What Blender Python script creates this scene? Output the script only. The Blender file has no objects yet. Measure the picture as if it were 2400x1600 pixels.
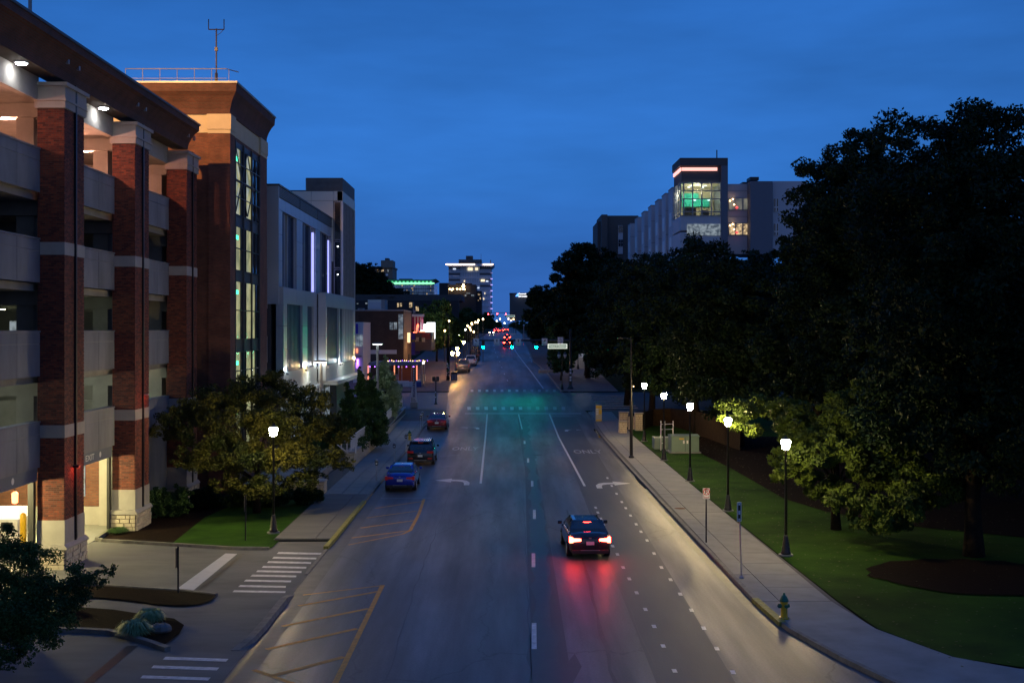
import bpy, math, random
import numpy as np
from math import sin, cos, pi, radians, sqrt
from mathutils import Vector
random.seed(7)
sc = bpy.context.scene
C = sc.collection
# ------------------------------------------------------------------ camera, world, exposure
F, HC = 2747.0, 9.5          # focal length in survey pixels (2352 wide), eye height above the road
cam = bpy.data.objects.new('camera', bpy.data.cameras.new('camera'))
C.objects.link(cam); sc.camera = cam
cam.location = (0, 0, HC); cam.rotation_euler = (pi/2, 0, 0)
cam.data.sensor_width = 36; cam.data.lens = F/2352*36
cam.data.shift_x = 16/2352; cam.data.shift_y = -29/2352
cam.data.clip_end = 6000; cam.data.clip_start = .3
w = bpy.data.worlds.new('World'); sc.world = w; w.use_nodes = True
nt = w.node_tree; nt.nodes.clear()
def N(nt, t, **k):
    n = nt.nodes.new(t)
    for a, b in k.items():
        if a[0] == '_': n.inputs[a[1:].replace('_', ' ')].default_value = b
        else: setattr(n, a, b)
    return n
out = N(nt, 'ShaderNodeOutputWorld'); bg = N(nt, 'ShaderNodeBackground')
tc = N(nt, 'ShaderNodeTexCoord'); sep = N(nt, 'ShaderNodeSeparateXYZ')
nt.links.new(tc.outputs['Generated'], sep.inputs[0])
cr = N(nt, 'ShaderNodeValToRGB'); e = cr.color_ramp.elements
e[0].position = 0; e[0].color = (.036, .130, .46, 1)
e[1].position = 1; e[1].color = (.020, .085, .34, 1)
for p, c in ((.05, (.030, .130, .455)), (.12, (.028, .150, .50)), (.20, (.025, .138, .47)), (.30, (.018, .108, .39))):
    k = cr.color_ramp.elements.new(p); k.color = (*c, 1)
nt.links.new(sep.outputs[2], cr.inputs[0])
# dusk afterglow low in the west, behind the camera
mr = N(nt, 'ShaderNodeMapRange', interpolation_type='SMOOTHSTEP'); mr.inputs['From Min'].default_value = .35; mr.inputs['From Max'].default_value = -.95
nt.links.new(sep.outputs[1], mr.inputs[0])
mz = N(nt, 'ShaderNodeMapRange', interpolation_type='SMOOTHSTEP'); mz.inputs['From Min'].default_value = .75; mz.inputs['From Max'].default_value = .0
nt.links.new(sep.outputs[2], mz.inputs[0])
mm = N(nt, 'ShaderNodeMath', operation='MULTIPLY'); nt.links.new(mr.outputs[0], mm.inputs[0]); nt.links.new(mz.outputs[0], mm.inputs[1])
mix = N(nt, 'ShaderNodeMix', data_type='RGBA'); nt.links.new(mm.outputs[0], mix.inputs[0]); nt.links.new(cr.outputs[0], mix.inputs[6])
mix.inputs[7].default_value = (.135, .175, .30, 1)
# thin streaky cloud
mp = N(nt, 'ShaderNodeMapping'); mp.inputs['Scale'].default_value = (1.2, 1.2, 5.5)
mp.inputs['Rotation'].default_value = (0, .18, 0)
nt.links.new(tc.outputs['Generated'], mp.inputs[0])
nz = N(nt, 'ShaderNodeTexNoise', _Scale=1.9, _Detail=5.0, _Roughness=.55); nt.links.new(mp.outputs[0], nz.inputs[0])
mc = N(nt, 'ShaderNodeMapRange'); mc.inputs['From Min'].default_value = .3; mc.inputs['From Max'].default_value = .72
mc.inputs['To Min'].default_value = .74; mc.inputs['To Max'].default_value = 1.30
nt.links.new(nz.outputs[0], mc.inputs[0])
vm = N(nt, 'ShaderNodeVectorMath', operation='SCALE'); nt.links.new(mix.outputs[2], vm.inputs[0]); nt.links.new(mc.outputs[0], vm.inputs['Scale'])
nt.links.new(vm.outputs[0], bg.inputs[0]); bg.inputs[1].default_value = 1.08
nt.links.new(bg.outputs[0], out.inputs[0])
sc.view_settings.view_transform = 'Standard'; sc.view_settings.look = 'None'
sc.view_settings.gamma = 1; sc.view_settings.exposure = 0.0
sc.view_settings.use_curve_mapping = False

# ------------------------------------------------------------------ survey helpers
PY = [-200, 105, 128, 148, 180, 260, 305, 400, 500, 600, 800, 1200, 5000]
PZ = [0, 0, .7, 1.7, 3.0, 5.6, 6.5, 7.6, 8.3, 9.0, 10.5, 14.0, 20]
def zr(y): return float(np.interp(y, PY, PZ))
def W(u, v, D): return ((u-1160)*D/F, D, HC-(v-755)*D/F)
def UX(u, D): return (u-1160)*D/F
def VZ(v, D): return HC-(v-755)*D/F
def G(u, v, dz=0.):
    lo, hi = 5., 1200.
    for _ in range(50):
        m = (lo+hi)/2
        if HC-(v-755)*m/F > zr(m)+dz: lo = m
        else: hi = m
    return (UX(u, lo), lo)

# ------------------------------------------------------------------ mesh builder
class MB:
    def __init__(s): s.v = []; s.f = []
    def poly(s, pts):
        b = len(s.v); s.v += [tuple(p) for p in pts]; s.f.append(tuple(range(b, b+len(pts)))); return s
    def box(s, x0, x1, y0, y1, z0, z1):
        if x0 > x1: x0, x1 = x1, x0
        if y0 > y1: y0, y1 = y1, y0
        if z0 > z1: z0, z1 = z1, z0
        b = len(s.v)
        s.v += [(x0,y0,z0),(x1,y0,z0),(x1,y1,z0),(x0,y1,z0),(x0,y0,z1),(x1,y0,z1),(x1,y1,z1),(x0,y1,z1)]
        for f in ((0,3,2,1),(4,5,6,7),(0,1,5,4),(1,2,6,5),(2,3,7,6),(3,0,4,7)): s.f.append(tuple(b+i for i in f))
        return s
    def beam(s, a, b, wx, wz):        # rectangular bar between two points
        a, b = Vector(a), Vector(b); d = (b-a).normalized()
        up = Vector((0,0,1)) if abs(d.z) < .95 else Vector((1,0,0))
        r = d.cross(up).normalized()*wx/2; q = r.cross(d).normalized()*wz/2
        k = len(s.v)
        for p in (a, b): s.v += [tuple(p-r-q), tuple(p+r-q), tuple(p+r+q), tuple(p-r+q)]
        for f in ((3,2,1,0),(4,5,6,7),(0,1,5,4),(1,2,6,5),(2,3,7,6),(3,0,4,7)): s.f.append(tuple(k+i for i in f))
        return s
    def prism(s, prof, axis, a, b):   # prof: 2D outline; axis 'x','y','z'
        def P(p, t): return {'x':(t,p[0],p[1]),'y':(p[0],t,p[1]),'z':(p[0],p[1],t)}[axis]
        k = len(s.v); n = len(prof)
        s.v += [P(p,a) for p in prof]+[P(p,b) for p in prof]
        s.f.append(tuple(k+i for i in range(n))); s.f.append(tuple(k+n+i for i in reversed(range(n))))
        for i in range(n): s.f.append((k+i, k+n+i, k+n+(i+1)%n, k+(i+1)%n))
        return s
    def tube(s, pts, r, n=8):
        pts = [Vector(p) for p in pts]; m = len(pts)
        rs = list(r) if hasattr(r, '__len__') else [r]*m
        k = len(s.v)
        for i, p in enumerate(pts):
            d = (pts[min(i+1,m-1)]-pts[max(i-1,0)]).normalized()
            up = Vector((0,0,1)) if abs(d.z) < .9 else Vector((1,0,0))
            a = d.cross(up).normalized(); b = a.cross(d).normalized()
            for j in range(n):
                t = 2*pi*j/n; s.v.append(tuple(p+a*(cos(t)*rs[i])+b*(sin(t)*rs[i])))
        for i in range(m-1):
            for j in range(n): s.f.append((k+i*n+j, k+i*n+(j+1)%n, k+(i+1)*n+(j+1)%n, k+(i+1)*n+j))
        s.f.append(tuple(k+j for j in reversed(range(n)))); s.f.append(tuple(k+(m-1)*n+j for j in range(n)))
        return s
    def lathe(s, prof, c=(0,0,0), n=14, sx=1, sy=1):
        return s.tube_v([[(c[0]+r*cos(2*pi*j/n)*sx, c[1]+r*sin(2*pi*j/n)*sy, c[2]+z) for j in range(n)] for r, z in prof])
    def tube_v(s, rings, cap=True):
        k = len(s.v); n = len(rings[0])
        for r in rings: s.v += [tuple(p) for p in r]
        for i in range(len(rings)-1):
            for j in range(n): s.f.append((k+i*n+j, k+i*n+(j+1)%n, k+(i+1)*n+(j+1)%n, k+(i+1)*n+j))
        if cap:
            s.f.append(tuple(k+j for j in reversed(range(n)))); s.f.append(tuple(k+(len(rings)-1)*n+j for j in range(n)))
        return s
    def shift(s, dx, dy, dz, k=0):
        s.v = s.v[:k]+[(a+dx, b+dy, c+dz) for a, b, c in s.v[k:]]; return s
ORG = {}
def _mesh(name, mb, off=(0,0,0)):
    me = bpy.data.meshes.new(name)
    me.from_pydata([(a-off[0], b-off[1], c-off[2]) for a, b, c in mb.v], [], mb.f)
    me.update(); return me
def tag(o, label, cat, group=None):
    o['label'] = label; o['category'] = cat
    if group: o['group'] = group
    return o
def part(name, mb, m, parent=None, smooth=False, label=None, kind=None, bevel=0):
    off = ORG.get(parent.name, (0,0,0)) if parent else (0,0,0)
    me = _mesh(name, mb, off); me.materials.append(m)
    if smooth:
        for p in me.polygons: p.use_smooth = True
    o = bpy.data.objects.new(name, me); C.objects.link(o)
    if parent: o.parent = parent; ORG[o.name] = off
    if label: o['label'] = label
    if kind: o['kind'] = kind
    if bevel:
        b = o.modifiers.new('b', 'BEVEL'); b.width = bevel; b.segments = 2; b.limit_method = 'ANGLE'
    return o
def thing(name, label, cat, loc=(0,0,0), group=None):
    o = bpy.data.objects.new(name, None); C.objects.link(o); o.location = loc
    o.empty_display_size = .2
    ORG[o.name] = tuple(loc); tag(o, label, cat, group); return o
def struct(name, mb, m, parent=None, smooth=False, kind='structure'):
    o = part(name, mb, m, parent, smooth)
    if not parent: o['kind'] = kind
    return o
def dup(root, loc, rz=0, label=None, group=None, sc_=1):
    ch = {}
    for o in bpy.data.objects:
        if o.parent: ch.setdefault(o.parent.name, []).append(o)
    r = root.copy(); C.objects.link(r); r.location = loc; r.rotation_euler = (0,0,rz)
    if sc_ != 1: r.scale = (sc_,)*3 if not hasattr(sc_, '__len__') else sc_
    if label: r['label'] = label
    if group: r['group'] = group
    for c in ch.get(root.name, []):
        d = c.copy(); C.objects.link(d); d.parent = r
        for g in ch.get(c.name, []):
            h = g.copy(); C.objects.link(h); h.parent = d
    return r
_txt = {}
def text_pts(s):
    if s in _txt: return _txt[s]
    cu = bpy.data.curves.new('t', 'FONT'); cu.body = s; cu.align_x = 'CENTER'; cu.align_y = 'CENTER'; cu.resolution_u = 2; cu.offset = .012
    o = bpy.data.objects.new('t', cu); C.objects.link(o)
    dg = bpy.context.evaluated_depsgraph_get(); me = bpy.data.meshes.new_from_object(o.evaluated_get(dg))
    r = ([tuple(v.co) for v in me.vertices], [tuple(p.vertices) for p in me.polygons])
    bpy.data.objects.remove(o); bpy.data.curves.remove(cu); bpy.data.meshes.remove(me)
    _txt[s] = r; return r
def add_text(mb, s, w, h, fn):       # fn maps (a,b) in metres to a 3D point
    v, f = text_pts(s); xs = [p[0] for p in v]; ys = [p[1] for p in v]
    cx, cy = (max(xs)+min(xs))/2, (max(ys)+min(ys))/2; sx, sy = w/(max(xs)-min(xs)), h/(max(ys)-min(ys))
    k = len(mb.v); mb.v += [tuple(fn((p[0]-cx)*sx, (p[1]-cy)*sy)) for p in v]; mb.f += [tuple(k+i for i in q) for q in f]
    return mb

# ------------------------------------------------------------------ materials
def newmat(name):
    m = bpy.data.materials.new(name); m.use_nodes = True; nt = m.node_tree
    return m, nt, nt.nodes['Principled BSDF']
def vecs(nt):
    t = N(nt, 'ShaderNodeTexCoord'); return t.outputs['Object']
def mat(name, col, rough=.7, metal=0, var=.25, scale=2., col2=None, bump=0, bscale=30., coat=0, stretch=None, spec=.5, detail=6.):
    m, nt, b = newmat(name); v = vecs(nt); L = nt.links.new
    if stretch:
        mp = N(nt, 'ShaderNodeMapping'); mp.inputs['Scale'].default_value = stretch; L(v, mp.inputs[0]); v = mp.outputs[0]
    n = N(nt, 'ShaderNodeTexNoise', _Scale=scale, _Detail=detail, _Roughness=.6); L(v, n.inputs[0])
    r = N(nt, 'ShaderNodeMapRange'); r.inputs['From Min'].default_value = .3; r.inputs['From Max'].default_value = .7
    L(n.outputs[0], r.inputs[0])
    mx = N(nt, 'ShaderNodeMix', data_type='RGBA'); L(r.outputs[0], mx.inputs[0])
    c2 = col2 or tuple(c*(1-var) for c in col)
    mx.inputs[6].default_value = (*col, 1); mx.inputs[7].default_value = (*c2, 1)
    L(mx.outputs[2], b.inputs['Base Color'])
    b.inputs['Roughness'].default_value = rough; b.inputs['Metallic'].default_value = metal
    b.inputs['Coat Weight'].default_value = coat; b.inputs['Specular IOR Level'].default_value = spec
    b.inputs['Coat Roughness'].default_value = .08
    if bump:
        n2 = N(nt, 'ShaderNodeTexNoise', _Scale=bscale, _Detail=4.); L(v, n2.inputs[0])
        bp = N(nt, 'ShaderNodeBump', _Strength=bump, _Distance=.02); L(n2.outputs[0], bp.inputs['Height']); L(bp.outputs[0], b.inputs['Normal'])
    return m
def emit(name, col, st, base=(.5,.5,.5)):
    m, nt, b = newmat(name); b.inputs['Base Color'].default_value = (*base, 1)
    b.inputs['Emission Color'].default_value = (*col, 1); b.inputs['Emission Strength'].default_value = st
    b.inputs['Roughness'].default_value = .3; return m
def emit_var(name, col, col2, st, scale=3, stretch=(1,1,1)):
    m, nt, b = newmat(name); L = nt.links.new; v = vecs(nt)
    mp = N(nt, 'ShaderNodeMapping'); mp.inputs['Scale'].default_value = stretch; L(v, mp.inputs[0])
    n = N(nt, 'ShaderNodeTexNoise', _Scale=scale, _Detail=3.); L(mp.outputs[0], n.inputs[0])
    r = N(nt, 'ShaderNodeMapRange'); r.inputs['From Min'].default_value = .38; r.inputs['From Max'].default_value = .62; L(n.outputs[0], r.inputs[0])
    mx = N(nt, 'ShaderNodeMix', data_type='RGBA'); L(r.outputs[0], mx.inputs[0]); mx.inputs[6].default_value = (*col,1); mx.inputs[7].default_value = (*col2,1)
    b.inputs['Base Color'].default_value = (.1,.1,.1,1); b.inputs['Roughness'].default_value = .15
    L(mx.outputs[2], b.inputs['Emission Color']); b.inputs['Emission Strength'].default_value = st
    return m
def brick_mat(name, c1, c2, mortar, bw=.215, bh=.075, ms=.012, bump=.4):
    m, nt, b = newmat(name); L = nt.links.new
    s = N(nt, 'ShaderNodeSeparateXYZ'); L(vecs(nt), s.inputs[0])
    a = N(nt, 'ShaderNodeMath', operation='ADD'); L(s.outputs[0], a.inputs[0]); L(s.outputs[1], a.inputs[1])
    cb = N(nt, 'ShaderNodeCombineXYZ'); L(a.outputs[0], cb.inputs[0]); L(s.outputs[2], cb.inputs[1])
    br = N(nt, 'ShaderNodeTexBrick', _Scale=1., _Mortar_Size=ms); br.inputs['Brick Width'].default_value = bw; br.inputs['Row Height'].default_value = bh
    br.inputs['Color1'].default_value = (*c1,1); br.inputs['Color2'].default_value = (*c2,1); br.inputs['Mortar'].default_value = (*mortar,1)
    br.inputs['Mortar Smooth'].default_value = .1; br.inputs['Bias'].default_value = -.1
    L(cb.outputs[0], br.inputs[0])
    n = N(nt, 'ShaderNodeTexNoise', _Scale=1.3, _Detail=6.); L(vecs(nt), n.inputs[0])
    r = N(nt, 'ShaderNodeMapRange'); r.inputs['From Min'].default_value = .3; r.inputs['From Max'].default_value = .7; r.inputs['To Min'].default_value = .7; r.inputs['To Max'].default_value = 1.2
    L(n.outputs[0], r.inputs[0])
    sc_ = N(nt, 'ShaderNodeVectorMath', operation='SCALE'); L(br.outputs[0], sc_.inputs[0]); L(r.outputs[0], sc_.inputs['Scale']); L(sc_.outputs[0], b.inputs['Base Color'])
    bp = N(nt, 'ShaderNodeBump', _Strength=bump, _Distance=.01, invert=True); L(br.outputs['Fac'], bp.inputs['Height']); L(bp.outputs[0], b.inputs['Normal'])
    b.inputs['Roughness'].default_value = .85
    return m
def island_mat(name, cols, rough=.85, bump=.3, bscale=60):
    m, nt, b = newmat(name); L = nt.links.new
    g = N(nt, 'ShaderNodeNewGeometry'); cr = N(nt, 'ShaderNodeValToRGB'); cr.color_ramp.interpolation = 'CONSTANT'
    el = cr.color_ramp.elements; el[0].color = (*cols[0],1); el[1].position = 1/len(cols); el[1].color = (*cols[1],1)
    for i in range(2, len(cols)): k = el.new(i/len(cols)); k.color = (*cols[i],1)
    L(g.outputs['Random Per Island'], cr.inputs[0])
    n = N(nt, 'ShaderNodeTexNoise', _Scale=9., _Detail=5.); L(vecs(nt), n.inputs[0])
    r = N(nt, 'ShaderNodeMapRange'); r.inputs['To Min'].default_value = .6; r.inputs['To Max'].default_value = 1.4; L(n.outputs[0], r.inputs[0])
    s = N(nt, 'ShaderNodeVectorMath', operation='SCALE'); L(cr.outputs[0], s.inputs[0]); L(r.outputs[0], s.inputs['Scale']); L(s.outputs[0], b.inputs['Base Color'])
    n2 = N(nt, 'ShaderNodeTexNoise', _Scale=bscale); L(vecs(nt), n2.inputs[0])
    bp = N(nt, 'ShaderNodeBump', _Strength=bump, _Distance=.01); L(n2.outputs[0], bp.inputs['Height']); L(bp.outputs[0], b.inputs['Normal'])
    b.inputs['Roughness'].default_value = rough
    return m
def road_mat():
    m, nt, b = newmat('asphalt'); L = nt.links.new; v = vecs(nt)
    def noise(sc3, scale, det=5., lo=.3, hi=.7, a=0., c=1.):
        mp = N(nt, 'ShaderNodeMapping'); mp.inputs['Scale'].default_value = sc3; L(v, mp.inputs[0])
        n = N(nt, 'ShaderNodeTexNoise', _Scale=scale, _Detail=det, _Roughness=.6); L(mp.outputs[0], n.inputs[0])
        r = N(nt, 'ShaderNodeMapRange'); r.inputs['From Min'].default_value = lo; r.inputs['From Max'].default_value = hi
        r.inputs['To Min'].default_value = a; r.inputs['To Max'].default_value = c; L(n.outputs[0], r.inputs[0]); return r.outputs[0]
    streak = noise((1, .05, 1), .9, 4., .35, .65)
    blot = noise((1, .25, 1), .35, 6., .40, .60)
    fine = noise((1, 1, 1), 14., 6., .3, .7, .8, 1.2)
    m1 = N(nt, 'ShaderNodeMix', data_type='RGBA'); L(streak, m1.inputs[0]); m1.inputs[6].default_value = (.075,.076,.084,1); m1.inputs[7].default_value = (.15,.152,.162,1)
    m2 = N(nt, 'ShaderNodeMix', data_type='RGBA'); L(blot, m2.inputs[0]); m2.inputs[7].default_value = (.05,.05,.054,1); L(m1.outputs[2], m2.inputs[6])
    k = N(nt, 'ShaderNodeMath', operation='MULTIPLY'); L(blot, k.inputs[0]); k.inputs[1].default_value = .6; L(k.outputs[0], m2.inputs[0])
    # crack network
    vo = N(nt, 'ShaderNodeTexVoronoi', feature='DISTANCE_TO_EDGE', _Scale=.16)
    wp = N(nt, 'ShaderNodeMapping'); wp.inputs['Scale'].default_value = (1, .3, 1); L(v, wp.inputs[0])
    wn = N(nt, 'ShaderNodeTexNoise', _Scale=.8, _Detail=6.); L(v, wn.inputs[0])
    ad = N(nt, 'ShaderNodeVectorMath', operation='ADD'); L(wp.outputs[0], ad.inputs[0]); L(wn.outputs['Color'], ad.inputs[1]); L(ad.outputs[0], vo.inputs[0])
    ck = N(nt, 'ShaderNodeMapRange'); ck.inputs['From Max'].default_value = .006; ck.inputs['To Min'].default_value = .55; ck.inputs['To Max'].default_value = 1; L(vo.outputs[0], ck.inputs[0])
    mu = N(nt, 'ShaderNodeMath', operation='MULTIPLY'); L(ck.outputs[0], mu.inputs[0]); L(fine, mu.inputs[1])
    s = N(nt, 'ShaderNodeVectorMath', operation='SCALE'); L(m2.outputs[2], s.inputs[0]); L(mu.outputs[0], s.inputs['Scale']); L(s.outputs[0], b.inputs['Base Color'])
    rr = noise((1, .08, 1), .7, 4.,   .3, .7, .40, .62); L(rr, b.inputs['Roughness'])
    n2 = N(nt, 'ShaderNodeTexNoise', _Scale=60., _Detail=3.); L(v, n2.inputs[0])
    bp = N(nt, 'ShaderNodeBump', _Strength=.25, _Distance=.006); L(n2.outputs[0], bp.inputs['Height']); L(bp.outputs[0], b.inputs['Normal'])
    return m
def leaf_mat(name, c1, c2, sc_=1.2):
    m, nt, b = newmat(name); L = nt.links.new
    n = N(nt, 'ShaderNodeTexNoise', _Scale=sc_, _Detail=3.); L(vecs(nt), n.inputs[0])
    r = N(nt, 'ShaderNodeMapRange'); r.inputs['From Min'].default_value = .38; r.inputs['From Max'].default_value = .62; L(n.outputs[0], r.inputs[0])
    mx = N(nt, 'ShaderNodeMix', data_type='RGBA'); L(r.outputs[0], mx.inputs[0]); mx.inputs[6].default_value = (*c1,1); mx.inputs[7].default_value = (*c2,1)
    L(mx.outputs[2], b.inputs['Base Color']); b.inputs['Roughness'].default_value = .5
    b.inputs['Specular IOR Level'].default_value = .12
    return m
def glass_mat(name, tint=(.6,.65,.65), clear=.75):
    m, nt, b = newmat(name); L = nt.links.new
    t = N(nt, 'ShaderNodeBsdfTransparent'); t.inputs[0].default_value = (*tint,1)
    b.inputs['Base Color'].default_value = (.02,.03,.035,1); b.inputs['Roughness'].default_value = .05
    mx = N(nt, 'ShaderNodeMixShader'); mx.inputs[0].default_value = clear
    L(b.outputs[0], mx.inputs[1]); L(t.outputs[0], mx.inputs[2]); L(mx.outputs[0], nt.nodes['Material Output'].inputs[0])
    return m
M = dict(
 asphalt=road_mat(),
 asphalt2=mat('asphalt side street', (.075,.076,.08), .55, var=.35, scale=.5, bump=.2),
 patch=mat('tar patch', (.035,.035,.038), .45, var=.3, scale=2),
 worn=mat('worn asphalt', (.055,.055,.058), .5, var=.45, scale=1.2, bump=.2),
 concrete=mat('sidewalk concrete', (.28,.28,.265), .85, spec=.25, var=.28, scale=.9, bump=.2, bscale=40),
 concrete2=mat('driveway concrete', (.165,.165,.16), .8, spec=.25, var=.35, scale=.35, bump=.2, stretch=(1,2.2,1)),
 kerb=mat('kerb concrete', (.22,.21,.19), .8, var=.5, scale=3, bump=.3),
 yellowkerb=mat('yellow kerb paint', (.34,.32,.05), .7, var=.6, scale=6, bump=.3),
 joint=mat('joint bed', (.09,.09,.085), .9),
 paint=mat('white road paint', (.74,.74,.74), .6, var=.45, scale=5),
 paintworn=mat('worn white road paint', (.42,.43,.45), .6, var=.5, scale=4),
 orange=mat('orange road paint', (.72,.32,.035), .65, col2=(.38,.19,.05), scale=4),
 greenp=mat('green road paint', (.05,.24,.08), .6),
 paver=brick_mat('brick pavers', (.17,.10,.085), (.13,.08,.07), (.09,.075,.07), .22, .11, .01),
 lawn=mat('lawn grass', (.034,.092,.008), .95, spec=.08, col2=(.012,.036,.005), scale=.45, bump=1., bscale=25., detail=12.),
 mulch=mat('mulch', (.018,.010,.006), .95, spec=.05, col2=(.006,.004,.003), scale=7, bump=1., bscale=14.),
 ground=mat('soil and grass ground', (.02,.028,.012), .95, spec=.05, scale=.2, bump=.5, bscale=3),
 brick=island_mat('red brick', [(.145,.032,.017),(.105,.024,.015),(.18,.044,.022),(.07,.018,.014),(.13,.036,.022)]),
 mortar=mat('mortar', (.10,.082,.07), .9, var=.3, scale=3),
 brickw=brick_mat('brick wall', (.17,.055,.028), (.11,.034,.02), (.10,.065,.05)),
 brickc=brick_mat('cornice brick', (.10,.032,.022), (.07,.024,.018), (.07,.05,.042)),
 brown=brick_mat('brown painted wall', (.055,.036,.027), (.045,.03,.022), (.04,.028,.02)),
 limestone=mat('precast limestone', (.36,.34,.31), .8, var=.2, scale=1.2, bump=.1),
 cream=mat('cream precast band', (.50,.44,.30), .8, var=.12, scale=1.2),
 panel=mat('precast spandrel panel', (.25,.255,.27), .75, var=.42, scale=.7, bump=.1, stretch=(1,1,.35)),
 innerc=mat('garage concrete', (.34,.33,.30), .85, var=.35, scale=.7, bump=.15),
 stone=island_mat('rubble stone', [(.42,.38,.30),(.33,.31,.27),(.48,.42,.32),(.28,.25,.21),(.38,.36,.33)], bump=.6, bscale=12),
 black=mat('black metal', (.012,.012,.014), .35, var=.2), blacks=mat('black satin', (.02,.02,.022), .5),
 darkgrey=mat('dark grey metal', (.06,.065,.075), .5), grey=mat('grey metal', (.28,.29,.31), .45, metal=.4),
 silver=mat('galvanised steel', (.45,.46,.48), .4, metal=.7), white=mat('white painted metal', (.68,.68,.70), .45, var=.1),
 wpanel=mat('pale metal panel', (.42,.48,.56), .34, metal=.5, var=.10, scale=.5),
 wpanel2=mat('cream metal panel', (.58,.60,.54), .5, metal=.1, var=.08, scale=.5),
 screen=mat('blue grey screen', (.06,.10,.20), .4, metal=.3, var=.3), louver=mat('louver', (.16,.18,.20), .5, metal=.3),
 glass=mat('dark glass', (.02,.028,.035), .06, var=.2, spec=.9), clear=glass_mat('clear glass'),
 bark=mat('bark', (.026,.020,.015), .95, spec=.1, var=.5, scale=5, bump=.8, bscale=12),
 yellow=mat('yellow paint', (.70,.42,.02), .4, var=.15), green=mat('green paint', (.015,.14,.075), .4),
 tgreen=mat('transformer green', (.16,.24,.19), .5, var=.12), rust=mat('rust', (.15,.07,.03), .9),
 blue=mat('blue metallic car paint', (.012,.03,.36), .22, metal=.35, coat=1, var=.05), red=mat('dark red car paint', (.20,.010,.016), .22, metal=.3, coat=1, var=.05),
 carblack=mat('black car paint', (.01,.01,.012), .18, metal=.2, coat=1), cargrey=mat('silver car paint', (.36,.35,.33), .25, metal=.5, coat=1),
 tyre=mat('tyre rubber', (.012,.012,.012), .85), taill=emit('tail lamp lens', (1,.02,.01), .03, (.35,.01,.01)),
 brake=emit('lit brake lamp', (1,.03,.015), 60), fog=emit('far brake lamp', (1,.04,.03), 14), headl=emit('lit headlamp', (1,.82,.5), 40),
 plate=mat('licence plate', (.7,.72,.75), .5), signw=mat('white sign face', (.72,.72,.72), .5, var=.05), signr=mat('red print', (.55,.02,.03), .6),
 ink=mat('black print', (.01,.01,.01), .6), navy=mat('navy banner', (.02,.04,.16), .6), roofm=mat('roof felt', (.08,.085,.09), .9),
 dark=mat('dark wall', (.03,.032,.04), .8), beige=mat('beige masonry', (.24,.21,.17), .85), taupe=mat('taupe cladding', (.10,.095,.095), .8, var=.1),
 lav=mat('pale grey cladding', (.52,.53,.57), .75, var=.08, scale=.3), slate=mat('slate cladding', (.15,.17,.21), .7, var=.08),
 teal=mat('teal wall', (.03,.55,.42), .8, var=.05), lantern=emit('lantern glass', (1,.74,.34), 500), lantw=emit('cool lantern glass', (.85,.93,1), 60),
 lanto=emit('orange lantern glass', (1,.50,.13), 260), farlamp=emit('far amber lamp', (1,.60,.25), 14), farwhite=emit('far white lamp', (.9,.95,1), 10),
 gsig=emit('green signal lens', (.0,1,.45), 200), rsig=emit('red signal lens', (1,.03,.04), 60), offr=mat('unlit red lens', (.12,.01,.01), .3), offa=mat('unlit amber lens', (.14,.07,.01), .3),
 exitg=emit('exit sign', (.05,1,.45), 2.5), winy=emit_var('lit stair window', (.62,.60,.30), (.30,.32,.16), .62, 1.2), winw=emit_var('lit office window', (1,.72,.38), (.15,.1,.05), .8, 2.5),
 winc=emit_var('dim cool window', (.30,.36,.40), (.06,.08,.1), .8, 2.), winb=emit_var('far dim blue window', (.05,.09,.22), (.015,.03,.09), .8, .25),
 gband=emit('green cove light', (.05,1,.25), .8), gbright=emit('green white cove lamp', (.30,1,.5), 1.3), cove=emit('warm cove light', (1,.70,.52), 5), pcove=emit('pink cove light', (1,.42,.34), 1.7),
 purple=emit('violet strip light', (.35,.33,1), 1.6), violet=emit('violet lamp', (.35,.12,1), 9), orneon=emit('orange tube light', (1,.26,.09), 1.6), rneon=emit('red neon', (1,.12,.05), 5),
 bill=emit('lit billboard', (.92,.97,1), 2.2), namesg=emit('lit street name sign', (.015,.10,.02), .5), nameswhite=emit('lit sign lettering', (.9,1,.8), .95),
 hid=emit('garage lamp lens', (1,.55,.42), 30), hidy=emit('yellow garage lamp lens', (1,.9,.5), 20), down=emit('downlight lens', (1,1,1), 60),
 blockw=emit('lit booth panel', (1,.97,.75), 1.0, (.7,.7,.6)), redhand=emit('red hand signal', (1,.10,.04), 9), boxlit=emit('lit store sign', (.95,.97,1), 3.),
 flag=mat('striped flag cloth', (.3,.1,.13), .9), banner=mat('blue banner', (.03,.05,.25), .7), mag=mat('magenta cladding', (.40,.03,.12), .6), ultra=mat('ultramarine wall', (.02,.02,.40), .6),
 leafd=leaf_mat('dark green leaves', (.015,.032,.010), (.007,.017,.006)), leafg=leaf_mat('green leaves', (.055,.11,.028), (.025,.055,.018)),
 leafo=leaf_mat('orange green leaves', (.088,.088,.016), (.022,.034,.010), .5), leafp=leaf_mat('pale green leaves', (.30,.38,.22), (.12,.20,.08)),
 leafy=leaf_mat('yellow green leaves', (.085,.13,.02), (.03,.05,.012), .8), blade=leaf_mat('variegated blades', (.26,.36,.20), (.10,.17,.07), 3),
 rock=mat('boulder', (.17,.16,.15), .9, bump=.5, bscale=5),
)

# ------------------------------------------------------------------ lights that belong to lamps
def plight(name, loc, col, power, r=.1, parent=None, spot=None, spread=pi):
    l = bpy.data.lights.new(name, 'SPOT' if spot else 'POINT'); l.color = col; l.energy = power; l.shadow_soft_size = r
    if spot: l.spot_size = spot; l.spot_blend = .6
    o = bpy.data.objects.new(name, l); C.objects.link(o)
    if parent: o.parent = parent; off = ORG.get(parent.name, (0,0,0)); o.location = [a-b for a, b in zip(loc, off)]
    else: o.location = loc
    return o

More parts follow.
